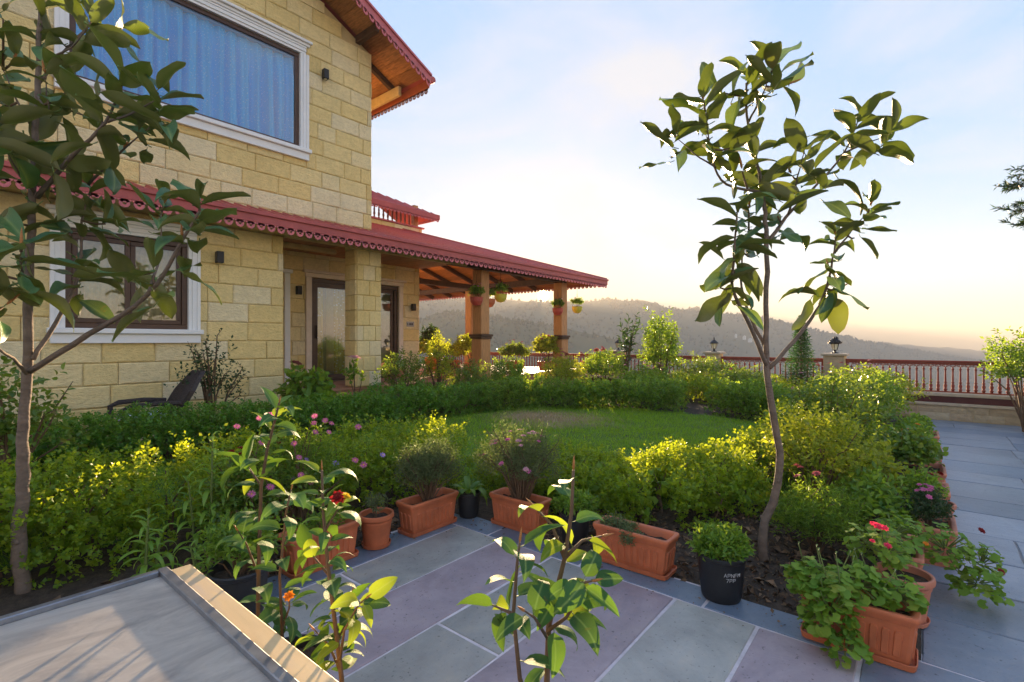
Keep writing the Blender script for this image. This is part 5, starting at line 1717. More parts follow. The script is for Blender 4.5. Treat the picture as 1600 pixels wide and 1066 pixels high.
def planter(name, label, cx, cy, L=.56, W=.23, Hh=.275, along='x', mat='terracotta', z=0.0, rot=0.0, group='terracotta window box planters', saucer=True, cat='planter'):
    """long ribbed window box: tapered body, rolled rim, arched ribs, saucer, soil"""
    t = thing(name, label, cat, (cx, cy, z), group)
    hx, hy = (L / 2, W / 2)
    rt = lambda pts: [(cx + (p[0] * math.cos(rot + A)) - p[1] * math.sin(rot + A), cy + p[0] * math.sin(rot + A) + p[1] * math.cos(rot + A), z + p[2]) for p in pts]
    A = 0 if along == 'x' else math.pi / 2
    zb, zr = .022, Hh - .05
    def lp(s, zz, r=.022): return rt(rrect(0, 0, hx * s - (0 if s > .9 else 0), hy * (s - .06 if s < .95 else s), zz, r))
    b = MB()
    b.loops([lp(.84, zb), lp(.85, zb + .012), lp(.935, zr)], True, True, False)
    body = b.build('body', M[mat], t)
    o = .955
    r_ = MB().loops([rt(rrect(0, 0, hx * .93, hy * .90, zr, .02)), rt(rrect(0, 0, hx * .965, hy * .95, zr + .003, .022)), rt(rrect(0, 0, hx * .975, hy * .97, zr + .018, .022)), rt(rrect(0, 0, hx * .995, hy * .99, zr + .024, .025)), rt(rrect(0, 0, hx, hy, zr + .035, .025)), rt(rrect(0, 0, hx * .995, hy * .985, Hh - .004, .024)), rt(rrect(0, 0, hx * .98, hy * .96, Hh, .022)), rt(rrect(0, 0, hx - .026, hy - .026, Hh - .001, .02)), rt(rrect(0, 0, hx - .034, hy - .034, Hh - .012, .02)), rt(rrect(0, 0, hx - .05, hy - .05, Hh - .075, .015))])
    smooth_by_angle(r_.build('rim', M[mat], t), 50)
    # raised arched ribs following the taper
    rb = MB()
    def rib(u0, u1, side):
        z0, z1 = zb + .03, zr - .035
        def at(u, zz, out):
            s = .85 + (.935 - .85) * (zz - zb) / (zr - zb)
            if side in ('f', 'b'):
                yy = -(hy * (s - .06) + out)
                return (u * s, yy if side == 'f' else -yy, zz)
            xx = hx * s + out
            return (xx if side == 'r' else -xx, u * (s - .06), zz)
        um = (u0 + u1) / 2; uw = (u1 - u0) / 2
        prof = [(u0, z0), (u1, z0), (u1, z1 - .012), (um + uw * .6, z1), (um - uw * .6, z1), (u0, z1 - .012)]
        outer = [at(a, c, .0075) for a, c in [(um + (p[0] - um) * .72, p[1] + (.006 if p[1] < .1 else -.006)) for p in prof]]
        inner = [at(a, c, -.002) for a, c in prof]
        rb.loops([rt(inner), rt(outer)], True, False, True)
    nn = max(5, int(L / .062))
    for i in range(nn):
        u0 = -hx * .84 + i * (2 * hx * .84) / nn + .007
        u1 = u0 + (2 * hx * .84) / nn - .014
        rib(u0, u1, 'f'); rib(u0, u1, 'b')
    for i in range(3):
        u0 = -hy * .82 + i * (2 * hy * .82) / 3 + .008
        rib(u0, u0 + 2 * hy * .82 / 3 - .016, 'l'); rib(u0, u0 + 2 * hy * .82 / 3 - .016, 'r')
    o = rb.build('ribs', M[mat], t, 'stuff')
    if saucer:
        s = MB().loops([rt(rrect(0, 0, hx * .90, hy * .90, .002, .03)), rt(rrect(0, 0, hx * .93, hy * .95, .003, .03)), rt(rrect(0, 0, hx * .955, hy * 1.0, .034, .035)), rt(rrect(0, 0, hx * .935, hy * .97, .036, .03)), rt(rrect(0, 0, hx * .915, hy * .93, .012, .03))], True, True, True)
        smooth_by_angle(s.build('saucer', M[mat], t), 40)
    # soil with clods
    g = MB()
    nxs, nys = 12, 6
    for j in range(nys + 1):
        for i in range(nxs + 1):
            g.v.append(rt([((i / nxs * 2 - 1) * (hx - .042), (j / nys * 2 - 1) * (hy - .042), Hh - .058 + rnd.uniform(-.01, .012))])[0])
    for j in range(nys):
        for i in range(nxs):
            a = j * (nxs + 1) + i
            g.f.append((a, a + 1, a + nxs + 2, a + nxs + 1)); g.m.append(0)
    g.build('soil', M['soil'], t)
    return t

def round_pot(name, label, cx, cy, r=.14, h=.26, mat='terracotta', z=0.0, group=None, saucer=True, style='rim', cat='flower pot'):
    t = thing(name, label, cat, (cx, cy, z), group)
    c = (cx, cy, z)
    if style == 'rim':
        pr = [(r * .66, .016), (r * .70, .02), (r * .86, h * .72), (r * .90, h * .76), (r * .885, h * .80), (r * .93, h * .84), (r, h * .87), (r * 1.01, h * .94), (r * .985, h * .99), (r * .93, h), (r * .87, h * .985), (r * .84, h * .8)]
    else:
        pr = [(r * .74, .0), (r * .77, .01), (r * .80, h * .12), (r * .94, h * .88), (r * .99, h * .9), (r * 1.01, h * .97), (r * .97, h), (r * .92, h * .99), (r * .89, h * .8)]
    smooth_by_angle(MB().lathe(pr, c, 28, cap0=True).build('body', M[mat], t), 40)
    if saucer:
        smooth_by_angle(MB().lathe([(r * .70, .002), (r * .78, .004), (r * .84, .03), (r * .81, .031), (r * .76, .01)], c, 28, cap0=True, cap1=True).build('saucer', M[mat], t), 40)
    g = MB(); g.v.append((cx, cy, z + h * .84)); g.f, g.m = [], []
    for q_, rr_ in enumerate((.4, .86)):
        for k in range(14):
            a = 2 * math.pi * k / 14
            g.v.append((cx + r * rr_ * math.cos(a), cy + r * rr_ * math.sin(a), z + h * .83 + rnd.uniform(-.012, .012)))
    for k in range(14):
        g.f.append((0, 1 + k, 1 + (k + 1) % 14)); g.m.append(0)
        g.f.append((1 + k, 15 + k, 15 + (k + 1) % 14, 1 + (k + 1) % 14)); g.m.append(0)
    g.build('soil', M['soil'], t)
    return t

# row along the hedge
pA = planter('planter', 'terracotta window box planter behind the camellia saplings by the counter', 1.94, 3.44)
pC = planter('planter', 'terracotta window box planter holding the grey green herb bush', 2.93, 3.38)
pE = planter('planter', 'terracotta window box planter under the pink flowering bush', 3.46, 2.76, along='y')
pG = planter('planter', 'long terracotta planter with sparse trailing herb and much bare soil', 3.40, 1.63, L=.60, along='y')
pI = planter('planter', 'terracotta planter overflowing with geraniums at the corner of the paving', 3.27, .27, L=.54, along='y')
pB = round_pot('round_pot', 'small round terracotta pot with a sparse seedling between two planters', 2.40, 3.40, .14, .265, group='round terracotta pots')
BP = 'black plastic nursery pots'
pD = round_pot('nursery_pot', 'black nursery pot with a broad leaved plant between two terracotta planters', 3.36, 3.30, .115, .23, 'black_plastic', group=BP, saucer=False, style='n')
pF = round_pot('nursery_pot', 'black nursery pot half hidden behind the front camellia beside the long planter', 3.48, 2.20, .13, .25, 'black_plastic', group=BP, saucer=False, style='n')
pH = round_pot('nursery_pot', 'black nursery pot with white writing near the young magnolia', 3.34, 1.0, .155, .29, 'black_plastic', group=BP, saucer=False, style='n')
pP = round_pot('nursery_pot', 'wide black pot with a small shrub behind the steel topped counter', 1.27, 3.18, .17, .29, 'black_plastic', group=BP, saucer=False, style='n')
# writing on the pot: two short hand-lettered lines, wrapped on its side
def ink(parent, cx, cy, rad, a0, z0, segs, w=.0022, slope=0.0):
    b = MB()
    for (u0, v0, u1, v1) in segs:
        pts = []
        for k in range(3):
            u = u0 + (u1 - u0) * k / 2; v_ = v0 + (v1 - v0) * k / 2
            a = a0 + u / rad
            rr_ = rad + (z0 + v_) * slope + .0015
            pts.append((cx + rr_ * math.cos(a), cy + rr_ * math.sin(a), z0 + v_))
        b.tube(pts, w / 2, 4)
    return b.build('lettering', M['label_white'], parent)
S = .022
def glyph(ch, x, y):
    G_ = {'N': [(0, 0, 0, 1), (0, 1, .6, 0), (.6, 0, .6, 1)], 'I': [(.2, 0, .2, 1)], 'F': [(0, 0, 0, 1), (0, 1, .6, 1), (0, .5, .45, .5)], 'E': [(0, 0, 0, 1), (0, 1, .6, 1), (0, .5, .5, .5), (0, 0, .6, 0)], 'T': [(.3, 0, .3, 1), (0, 1, .6, 1)], 'P': [(0, 0, 0, 1), (0, 1, .55, 1), (.55, 1, .55, .5), (.55, .5, 0, .5)], 'M': [(0, 0, 0, 1), (0, 1, .3, .5), (.3, .5, .6, 1), (.6, 1, .6, 0)], 'A': [(0, 0, .3, 1), (.3, 1, .6, 0), (.15, .4, .45, .4)], '7': [(0, 1, .6, 1), (.6, 1, .2, 0)], 'V': [(0, 1, .3, 0), (.3, 0, .6, 1)]}
    return [(x + a * S, y + b_ * S, x + c * S, y + d * S) for a, b_, c, d in G_[ch]]
sg = []
for i, ch in enumerate('APNFM'): sg += glyph(ch, i * S * .85, S * 1.5)
for i, ch in enumerate('7PP'): sg += glyph(ch, S * .5 + i * S * .85, 0)
ink(pH, 3.34, 1.0, .128, math.atan2(-1.0, -3.34) + .12, .155, sg, slope=.09)

# ---- plants in the pots
def inpot(t, base, *a, **k):
    return bush('plant', '', base, *a, parent=t, **k)
inpot(pC, (2.93, 3.38, .20), .31, .17, .52, 520, .040, M['leaf_grey'], ln=(.1, .22), k=11, aspect=.14, stems=40, up=.9, gap=.7)
inpot(pE, (3.46, 2.76, .20), .30, .36, .66, 620, .036, M['leaf_grey'], ln=(.1, .24), k=10, aspect=.14, stems=60, up=.9, gap=.7)
for i in range(34):
    a, e = rnd.uniform(0, 6.28), rnd.uniform(.15, 1.3)
    p = Vector((3.46 + .32 * math.cos(a) * math.cos(e), 2.76 + .36 * math.sin(a) * math.cos(e), .52 + .34 * math.sin(e)))
    blossom(pE, p, p - Vector((3.46, 2.76, .3)), rnd.uniform(.045, .065), rnd.choice(['pale_pink', 'pale_pink', 'pink']))
inpot(pB, (2.40, 3.40, .21), .08, .08, .20, 46, .03, M['leaf_grey'], ln=(.05, .12), k=7, aspect=.3, stems=6)
inpot(pG, (3.40, 1.78, .19), .08, .18, .11, 120, .022, M['leaf_grey'], ln=(.04, .1), k=8, aspect=.5, stems=8)
inpot(pG, (3.31, 1.62, .13), .07, .06, .15, 70, .02, M['leaf_grey'], ln=(.04, .1), k=8, aspect=.5, stems=4)
inpot(pF, (3.48, 2.20, .19), .16, .16, .20, 130, .045, M['leaf_mid'], ln=(.05, .12), k=7, aspect=.35, stems=8)
inpot(pH, (3.34, 1.0, .22), .155, .155, .19, 210, .042, M['leaf_mid'], ln=(.04, .12), k=8, aspect=.42, stems=10, gap=.4)
inpot(pP, (1.27, 3.18, .22), .20, .18, .34, 160, .045, M['leaf_mid'], ln=(.06, .16), k=8, aspect=.4, stems=14)
inpot(pA, (1.94, 3.44, .19), .22, .10, .16, 70, .04, M['leaf_mid'], ln=(.05, .12), k=6, aspect=.35, stems=8)
BROAD = [leaf_mesh('leaf', M['leaf_mid'], .30, 0, dr, .35, .03, 7) for dr in (.9, 1.5, 2.0)]
for i in range(13):
    a = i * 2.4
    put_leaf(pD, BROAD[i % 3], (3.36 + .03 * math.cos(a), 3.30 + .03 * math.sin(a), .22), (math.cos(a), math.sin(a), .9 + .5 * (i % 2)), (-math.cos(a), -math.sin(a), .6), rnd.uniform(.15, .24))

# geraniums: round lobed leaves, each its own piece
def geranium_leaf(k):
    b = MB()
    n_ = 14
    V = [(0, .08, -.06)]
    for ring, rr_ in ((0, .28), (1, .52)):
        for i in range(n_):
            a = R(-62) + (2 * math.pi - R(56)) * i / (n_ - 1)
            s = rr_ * (1 + (.09 * math.sin(a * 7 + k) if ring else 0))
            z = (.05 if ring == 0 else .0) + .05 * math.sin(a * 5 + k * 2) * ring + .10 * ring * (rr_ - .3)
            V.append((s * math.cos(a), .32 + s * math.sin(a), z))
    Fc = []
    for i in range(n_ - 1):
        Fc.append((0, 1 + i, 2 + i))
        Fc.append((1 + i, 1 + n_ + i, 2 + n_ + i, 2 + i))
    b.add([(v[0], v[1] , v[2]) for v in V], Fc)
    return b.mesh('leaf', M['geranium'], True)
GER = [geranium_leaf(k) for k in range(5)]
def geranium(t, spots, size, stalks=True):
    size *= .84
    """spots: list of (centre, radii, count); leaves spread over the skin of each clump"""
    sb = MB()
    for (c, r3, cnt) in spots:
        c = Vector(c)
        for i in range(int(cnt * 1.5)):
            a = rnd.uniform(0, 6.28); u = rnd.uniform(-.5, 1); q_ = math.sqrt(max(0, 1 - u * u))
            f = rnd.uniform(.62, 1.08)
            d = Vector((math.cos(a) * q_, math.sin(a) * q_, u))
            p = c + Vector((d.x * r3[0], d.y * r3[1], d.z * r3[2])) * f
            if p.z < .02: p.z = rnd.uniform(.02, .05)
            nrm = (d * .8 + Vector((rnd.gauss(0, .45), rnd.gauss(0, .45), .9))).normalized()
            yd = Vector((rnd.gauss(0, 1), rnd.gauss(0, 1), rnd.gauss(0, .3)))
            put_leaf(t, rnd.choice(GER), p, yd, nrm, size * rnd.uniform(.55, 1.25))
            if i % 3 == 0:
                sb.tube([c + Vector((d.x * r3[0], d.y * r3[1], d.z * r3[2])) * .15, p], [.004, .0025], 4, cap=False)
    sb.build('stalks', M['stem'], t, 'stuff')
geranium(pI, [((3.22, .47, .30), (.13, .13, .14), 80), ((3.10, .38, .20), (.11, .13, .19), 120), ((3.27, .27, .33), (.13, .18, .10), 80), ((3.31, .10, .31), (.12, .12, .09), 55), ((3.05, .30, .07), (.07, .10, .09), 30)], .062)
bd = MB()
for i in range(9):
    p = Vector((3.24 + rnd.uniform(-.1, .12), .3 + rnd.uniform(-.2, .25), .36)); e_ = p + Vector((rnd.uniform(-.05, .05), rnd.uniform(-.05, .05), rnd.uniform(.08, .16)))
    bd.tube([p, e_, e_ + Vector((.015, 0, .005))], [.003, .0025, .006], 5)
bd.build('bud_stalks', M['stem'], pI, 'stuff')
pJ = round_pot('round_pot', 'round terracotta pot of geraniums with hot pink blooms behind the corner planter', 3.76, .08, .145, .28, 'terracotta_faded', group='round terracotta pots')
geranium(pJ, [((3.72, .16, .38), (.16, .15, .13), 75), ((3.66, .26, .42), (.10, .10, .13), 35)], .055)
for (x, y, z, s) in ((3.62, .20, .56, .055), (3.64, .17, .55, .05), (3.66, .22, .555, .045), (3.58, .15, .47, .045), (3.55, .22, .49, .03), (3.92, -.02, .42, .035)):
    blossom(pJ, (x, y, z), (-.5, -.3, .8), s * 1.1, 'hot_pink' if x < 3.9 else 'orange')
pK = planter('planter', 'terracotta planter with a geranium spilling far over the blue paving', 4.28, .10, L=.5, along='x', mat='terracotta_faded')
geranium(pK, [((4.15, .13, .37), (.28, .14, .13), 95), ((4.32, -.12, .28), (.18, .15, .16), 75), ((4.25, -.27, .13), (.15, .13, .15), 62), ((4.42, -.30, .20), (.11, .11, .14), 34)], .060)
for (x, y, z) in ((4.3, -.38, .22), (4.42, -.3, .42)):
    blossom(pK, (x, y, z), (-.5, -.6, .5), .05, 'crimson')
# rest of the planter row up the paving
PR = 'planters in a row along the blue paving'
def rowplanter(label, x, plant, L=.5, kind='planter'):
    if kind == 'planter':
        t = planter('planter', label, x, -.09, L=L, along='x', mat='terracotta_faded', group=PR)
    else:
        t = round_pot('round_pot', label, x, -.08, .15, .27, 'terracotta_faded', group=PR)
    plant(t, x)
    return t
rowplanter('planter of dark leaved pink flowers up the blue paving from the spilling geranium', 5.02, lambda t, x: inpot(t, (x, -.04, .22), .23, .11, .24, 330, .026, M['leaf_dark'], ln=(.05, .12), k=9, aspect=.5, stems=10, flowers=('pink', 12, .045)))
rowplanter('round pot with purple flower behind the dark leaved pink flowers', 5.62, lambda t, x: inpot(t, (x, .0, .2), .14, .12, .25, 120, .04, M['leaf_mid'], stems=8, flowers=('crimson', 3, .06)), kind='r')
rowplanter('empty looking stacked planter with a little green in the middle of the row', 6.15, lambda t, x: inpot(t, (x, .0, .2), .16, .10, .2, 90, .04, M['leaf_mid'], stems=8))
rowplanter('planter with orange tinted geranium spreading over the paving edge', 7.1, lambda t, x: inpot(t, (x, .12, .2), .36, .22, .40, 330, .06, M['leaf_rose'], six=True, aspect=.8, stems=12, flowers=('orange', 5, .07)), L=.6)
rowplanter('planter with leafy green plants second from the low stone wall', 8.3, lambda t, x: inpot(t, (x, .12, .2), .30, .18, .36, 300, .055, M['leaf_mid'], stems=12), L=.6)
rowplanter('pale terracotta planter under the broad bush, last of the row', 9.7, lambda t, x: inpot(t, (x, .05, .2), .28, .14, .26, 200, .055, M['leaf_mid'], stems=12), L=.6)

# ---- pots and baskets of the verandah
VP = 'pots on the verandah floor'
def vpot(label, px, py, d, r, h, plant, kind='r', z=.735):
    c = P(px, py, d)
    if kind == 'r':
        t = round_pot('round_pot', label, c.x, c.y, r, h, 'terracotta', z, VP, saucer=False)
    else:
        t = planter('planter', label, c.x, c.y, L=r * 2, W=.26, Hh=h, along='x', z=z, group=VP, saucer=False)
    plant(t, c.x, c.y, z + h * .8)
    return t
vpot('terracotta pot with yellow lit plant on the verandah near the house corner', 678, 565, 15.5, .28, .42, lambda t, x, y, z: inpot(t, (x, y, z), .6, .5, .55, 200, .09, M['leaf_yellow'], stems=10))
vpot('squat terracotta pot with yellow lit plant in the middle of the verandah', 708, 568, 15.0, .24, .34, lambda t, x, y, z: inpot(t, (x, y, z), .45, .4, .5, 160, .08, M['leaf_yellow'], stems=8))
vpot('dark sapling in a pot against the sky behind the verandah plants', 672, 560, 17.0, .2, .3, lambda t, x, y, z: inpot(t, (x, y, z), .35, .3, 1.15, 90, .11, M['leaf_dark'], stems=10))
vpot('long brown planter at the verandah edge by the white ledge', 700, 590, 11.9, .33, .30, lambda t, x, y, z: inpot(t, (x, y, z), .3, .15, .15, 60, .05, M['leaf_red'], stems=6), 'p')
vpot('pot with a tall yellow green plant beside the nearer timber post', 735, 570, 14.0, .22, .32, lambda t, x, y, z: inpot(t, (x, y, z), .45, .4, .8, 200, .085, M['leaf_yellow'], stems=12))
vpot('planter with bright yellow shrub between the timber posts', 855, 565, 15.2, .35, .3, lambda t, x, y, z: inpot(t, (x, y, z), .5, .35, .8, 220, .085, M['leaf_yellow'], stems=12, flowers=('dusty_red', 8, .1)), 'p')
vpot('low planter with red flowers beyond the gap between the timber posts', 805, 568, 15.5, .35, .3, lambda t, x, y, z: inpot(t, (x, y, z), .5, .35, .55, 220, .075, M['leaf_rose'], stems=10, flowers=('dusty_red', 10, .1)), 'p')

def basket(label, p, mat, fm):
    t = thing('hanging_basket', label, 'hanging basket', p, 'hanging baskets on the timber posts')
    c = tuple(p)
    MB().lathe([(.03, -.20), (.10, -.18), (.155, -.09), (.165, 0), (.175, .012), (.15, .012), (.14, -.03)], c, 14, cap0=True, cap1=True).build('bowl', mat, t)
    b = MB()
    top = Vector(p) + Vector((0, 0, .42))
    for k in range(3):
        a = 2 * math.pi * k / 3
        b.tube([Vector(p) + Vector((.16 * math.cos(a), .16 * math.sin(a), .01)), top], .004, 4)
    b.tube([top, top + Vector((0, 0, .16))], .004, 4)
    b.build('chain', M['black'], t)
    bush('plant', '', (p[0], p[1], p[2] + .0), .17, .17, .26, 90, .05, M['leaf_mid'], ln=(.06, .15), parent=t, stems=6, flowers=(fm, 4, .07))
    return t
M['bowl_yellow'] = mat_plain('yellow_bowl', (.55, .50, .05), .5)
M['bowl_red'] = mat_plain('red_bowl', (.45, .07, .05), .5)
basket('red hanging basket in front of the nearer timber post', Vector((8.93, 8.50, 2.72)), M['bowl_red'], 'pink')
basket('yellow hanging basket with trailing green beside the nearer timber post', Vector((9.75, 8.42, 2.85)), M['bowl_yellow'], 'pink')
basket('small terracotta hanging basket close behind the nearer timber post', Vector((9.52, 8.62, 2.72)), M['terracotta'], 'pink')
basket('yellow hanging basket with wispy plant beyond the farther timber post', Vector((13.35, 8.35, 2.72)), M['bowl_yellow'], 'pale_pink')
basket('dull red hanging basket on the near side of the farther timber post', Vector((12.42, 8.45, 2.62)), M['bowl_red'], 'pale_pink')

# ---- wicker chair by the wall
t = thing('wicker_chair', 'dark brown wicker armchair with pale blue cushion against the house wall', 'chair', (1.95, 7.75, .24))
M['wicker'] = mat_plain('dark_wicker', (.035, .024, .022), .5, var=.4, scale=40, bump=.8, bscale=60)
ox, oy, oz = 1.95, 7.75, .24
MB().cbox(ox - .30, ox + .28, oy - .29, oy + .29, oz + .30, oz + .38, .02).build('seat', M['wicker'], t)
MB().cbox(ox - .27, ox + .20, oy - .24, oy + .24, oz + .382, oz + .47, .03).build('cushion', mat_plain('pale_blue_cushion', (.45, .55, .72), .8), t)
bk = MB()
L_ = []
for k in range(9):
    z_ = oz + .32 + k * .085
    lean = .012 * k * k * .18 + .03 * k
    w_ = .29 * (1 if k < 6 else (1 - .16 * (k - 5)))
    x_ = ox + .24 + lean
    L_.append([(x_ - .03, oy - w_, z_), (x_ + .03, oy - w_, z_), (x_ + .05, oy, z_), (x_ + .03, oy + w_, z_), (x_ - .03, oy + w_, z_), (x_ - .01, oy, z_)])
bk.loops(L_, True, True, True)
bk.build('backrest', M['wicker'], t)
vr_ = MB()
for i in range(15):
    f = i / 14 * 2 - 1
    vr_.tube([(L_[k][0][0] - .006 + .02 * (1 - abs(f)), oy + .28 * f * (1 if k < 6 else (1 - .16 * (k - 5))), L_[k][0][2]) for k in range(9)], .010, 4)
vr_.build('weave', M['wicker'], t, 'stuff')
for s in (-1, 1):
    MB().tube([(ox + .30, oy + s * .29, oz + .60), (ox + .05, oy + s * .31, oz + .62), (ox - .22, oy + s * .31, oz + .61), (ox - .31, oy + s * .30, oz + .57), (ox - .30, oy + s * .29, oz + .36)], [.03, .034, .034, .032, .028], 8).build('armrest', M['wicker'], t)
    for xx in (-.27, .25):
        MB().tube([(ox + xx, oy + s * .26, oz), (ox + xx, oy + s * .27, oz + .30)], [.022, .026], 6).build('leg', M['wicker'], t)
# ------------------------------------------------------------------ the two magnolias
MAGN = [leaf_mesh('leaf', M['magnolia'], w, 0, dr, cu, wv, 9, curl=cr, obovate=.5) for (w, dr, cu, wv, cr) in ((.36, .2, .6, .03, 0), (.39, .45, .5, .04, .3), (.34, .6, .7, .03, .2), (.35, .1, 1.0, .02, 0), (.40, .3, -.3, .05, 0), (.32, .5, 1.1, .04, .1), (.38, -.3, .6, .04, 0), (.35, .9, .9, .05, .0), (.41, .1, .3, .05, .4))]
MAGO = [leaf_mesh('leaf', M['magnolia_old'], w, 0, dr, cu, .02, 9) for (w, dr, cu) in ((.40, .7, .4), (.44, 1.1, .3))]
BUD = MB().lathe([(.02, 0), (.06, .18), (.055, .5), (.025, .85), (.003, 1)], n=8, cap0=True).mesh('bud', M['bud'], True)

def magnolia(name, label, base_px, depth, trunk, branches, rosettes, lsize, r0, group):
    """trunk / branches: picture bearings with own distance offsets; rosettes: (px, py, depth offset, count, spread-up, size)"""
    b0 = P(*base_px, depth)
    t = thing(name, label, 'tree', b0, group)
    tm = MB()
    pts = [P(px, py, depth + o) for px, py, o in trunk]
    n_ = len(pts)
    def fine(pts, sub=4, wob=.006):
        out = []
        for i in range(len(pts) - 1):
            p0 = pts[max(0, i - 1)]; p1 = pts[i]; p2 = pts[i + 1]; p3 = pts[min(len(pts) - 1, i + 2)]
            for k in range(sub):
                s = k / sub
                q_ = .5 * ((2 * p1) + (p2 - p0) * s + (2 * p0 - 5 * p1 + 4 * p2 - p3) * s * s + (3 * p1 - p0 - 3 * p2 + p3) * s ** 3)
                out.append(q_ + Vector((rnd.uniform(-wob, wob), rnd.uniform(-wob, wob), 0)))
        out.append(pts[-1])
        return out
    fp_ = fine(pts)
    rad = [r0 * (1 - .80 * (i / (len(fp_) - 1)) ** .85) * (1.25 if i == 0 else 1.08 if i == 1 else 1) * rnd.uniform(.96, 1.05) for i in range(len(fp_))]
    tm.tube(fp_, rad, 12, wob=.03)
    # old pruning scars
    for f in (.22, .30, .12):
        i = int(f * len(fp_))
        a = rnd.uniform(0, 6.28)
        tm.tube([fp_[i], fp_[i] + Vector((math.cos(a) * rad[i] * 1.25, math.sin(a) * rad[i] * 1.25, .03))], [rad[i] * .6, rad[i] * .3], 7)
    tm.build('trunk', M['bark'], t, smooth=True)
    for br in branches:
        bp_ = fine([P(px, py, depth + o) for px, py, o in br[1:]], 4, .004)
        rr_ = br[0] * .82
        bm_ = MB().tube(bp_, [rr_ * (1 - .72 * i / (len(bp_) - 1)) for i in range(len(bp_))], 8, wob=.03)
        bm_.build('branch', M['bark'], t, smooth=True)
    tw = MB()
    for (px, py, o, cnt, up, sz) in rosettes:
        c = P(px, py, depth + o)
        # join the rosette to the nearest wood
        best, bd_ = None, 9
        for q_ in all_pts(trunk, branches, depth):
            dd = (q_ - c).length
            if q_.z < c.z + .03 and dd < bd_:
                best, bd_ = q_, dd
        ax = (c - best).normalized() if best is not None and bd_ > .02 else Vector((0, 0, 1))
        ax = (ax + Vector((rnd.gauss(0, .2), rnd.gauss(0, .2), .5))).normalized()
        if best is not None and bd_ < 1.2:
            tw.tube([best, best.lerp(c, .6) + Vector((0, 0, -.01)), c], [.008, .007, .005], 6)
        ref = ax.orthogonal().normalized(); ref2 = ax.cross(ref)
        a0 = rnd.uniform(0, 6.28)
        for i in range(int(cnt * .95 + .5)):
            a = a0 + i * 2.4 + rnd.uniform(-.3, .3)
            f = min(1, i / max(1, cnt * .95 - 1))
            rad_ = ref * math.cos(a) + ref2 * math.sin(a)
            lift = up + .85 * f - .25
            d = (rad_ + ax * lift + Vector((0, 0, rnd.uniform(-.2, .15)))).normalized()
            p = c + ax * (.10 * (f - .8)) * (sz * 6) ** .5
            nrm = ax * 1.0 - rad_ * .35 + Vector((rnd.gauss(0, .3), rnd.gauss(0, .3), .35))
            me = rnd.choice(MAGN) if rnd.random() > .035 else rnd.choice(MAGO)
            put_leaf(t, me, p, d, nrm, lsize * sz * rnd.uniform(.75, 1.15) * (1 - .25 * max(0, f - .7)))
        if rnd.random() < .5:
            ob = link('bud', BUD, t)
            ob.location = c + ax * .02 - ORG[t]
            ob.rotation_euler = ax.to_track_quat('Z', 'Y').to_euler()
            ob.scale = (.14, .14, rnd.uniform(.06, .12))
    tw.build('twigs', M['twig'], t, 'stuff', smooth=True)
    return t

def all_pts(trunk, branches, depth):
    out = []
    for ln_ in [trunk] + [b[1:] for b in branches]:
        for i in range(len(ln_) - 1):
            for k in range(5):
                s = k / 5
                out.append(P(ln_[i][0] + (ln_[i + 1][0] - ln_[i][0]) * s, ln_[i][1] + (ln_[i + 1][1] - ln_[i][1]) * s, depth + ln_[i][2] + (ln_[i + 1][2] - ln_[i][2]) * s))
        out.append(P(ln_[-1][0], ln_[-1][1], depth + ln_[-1][2]))
    return out

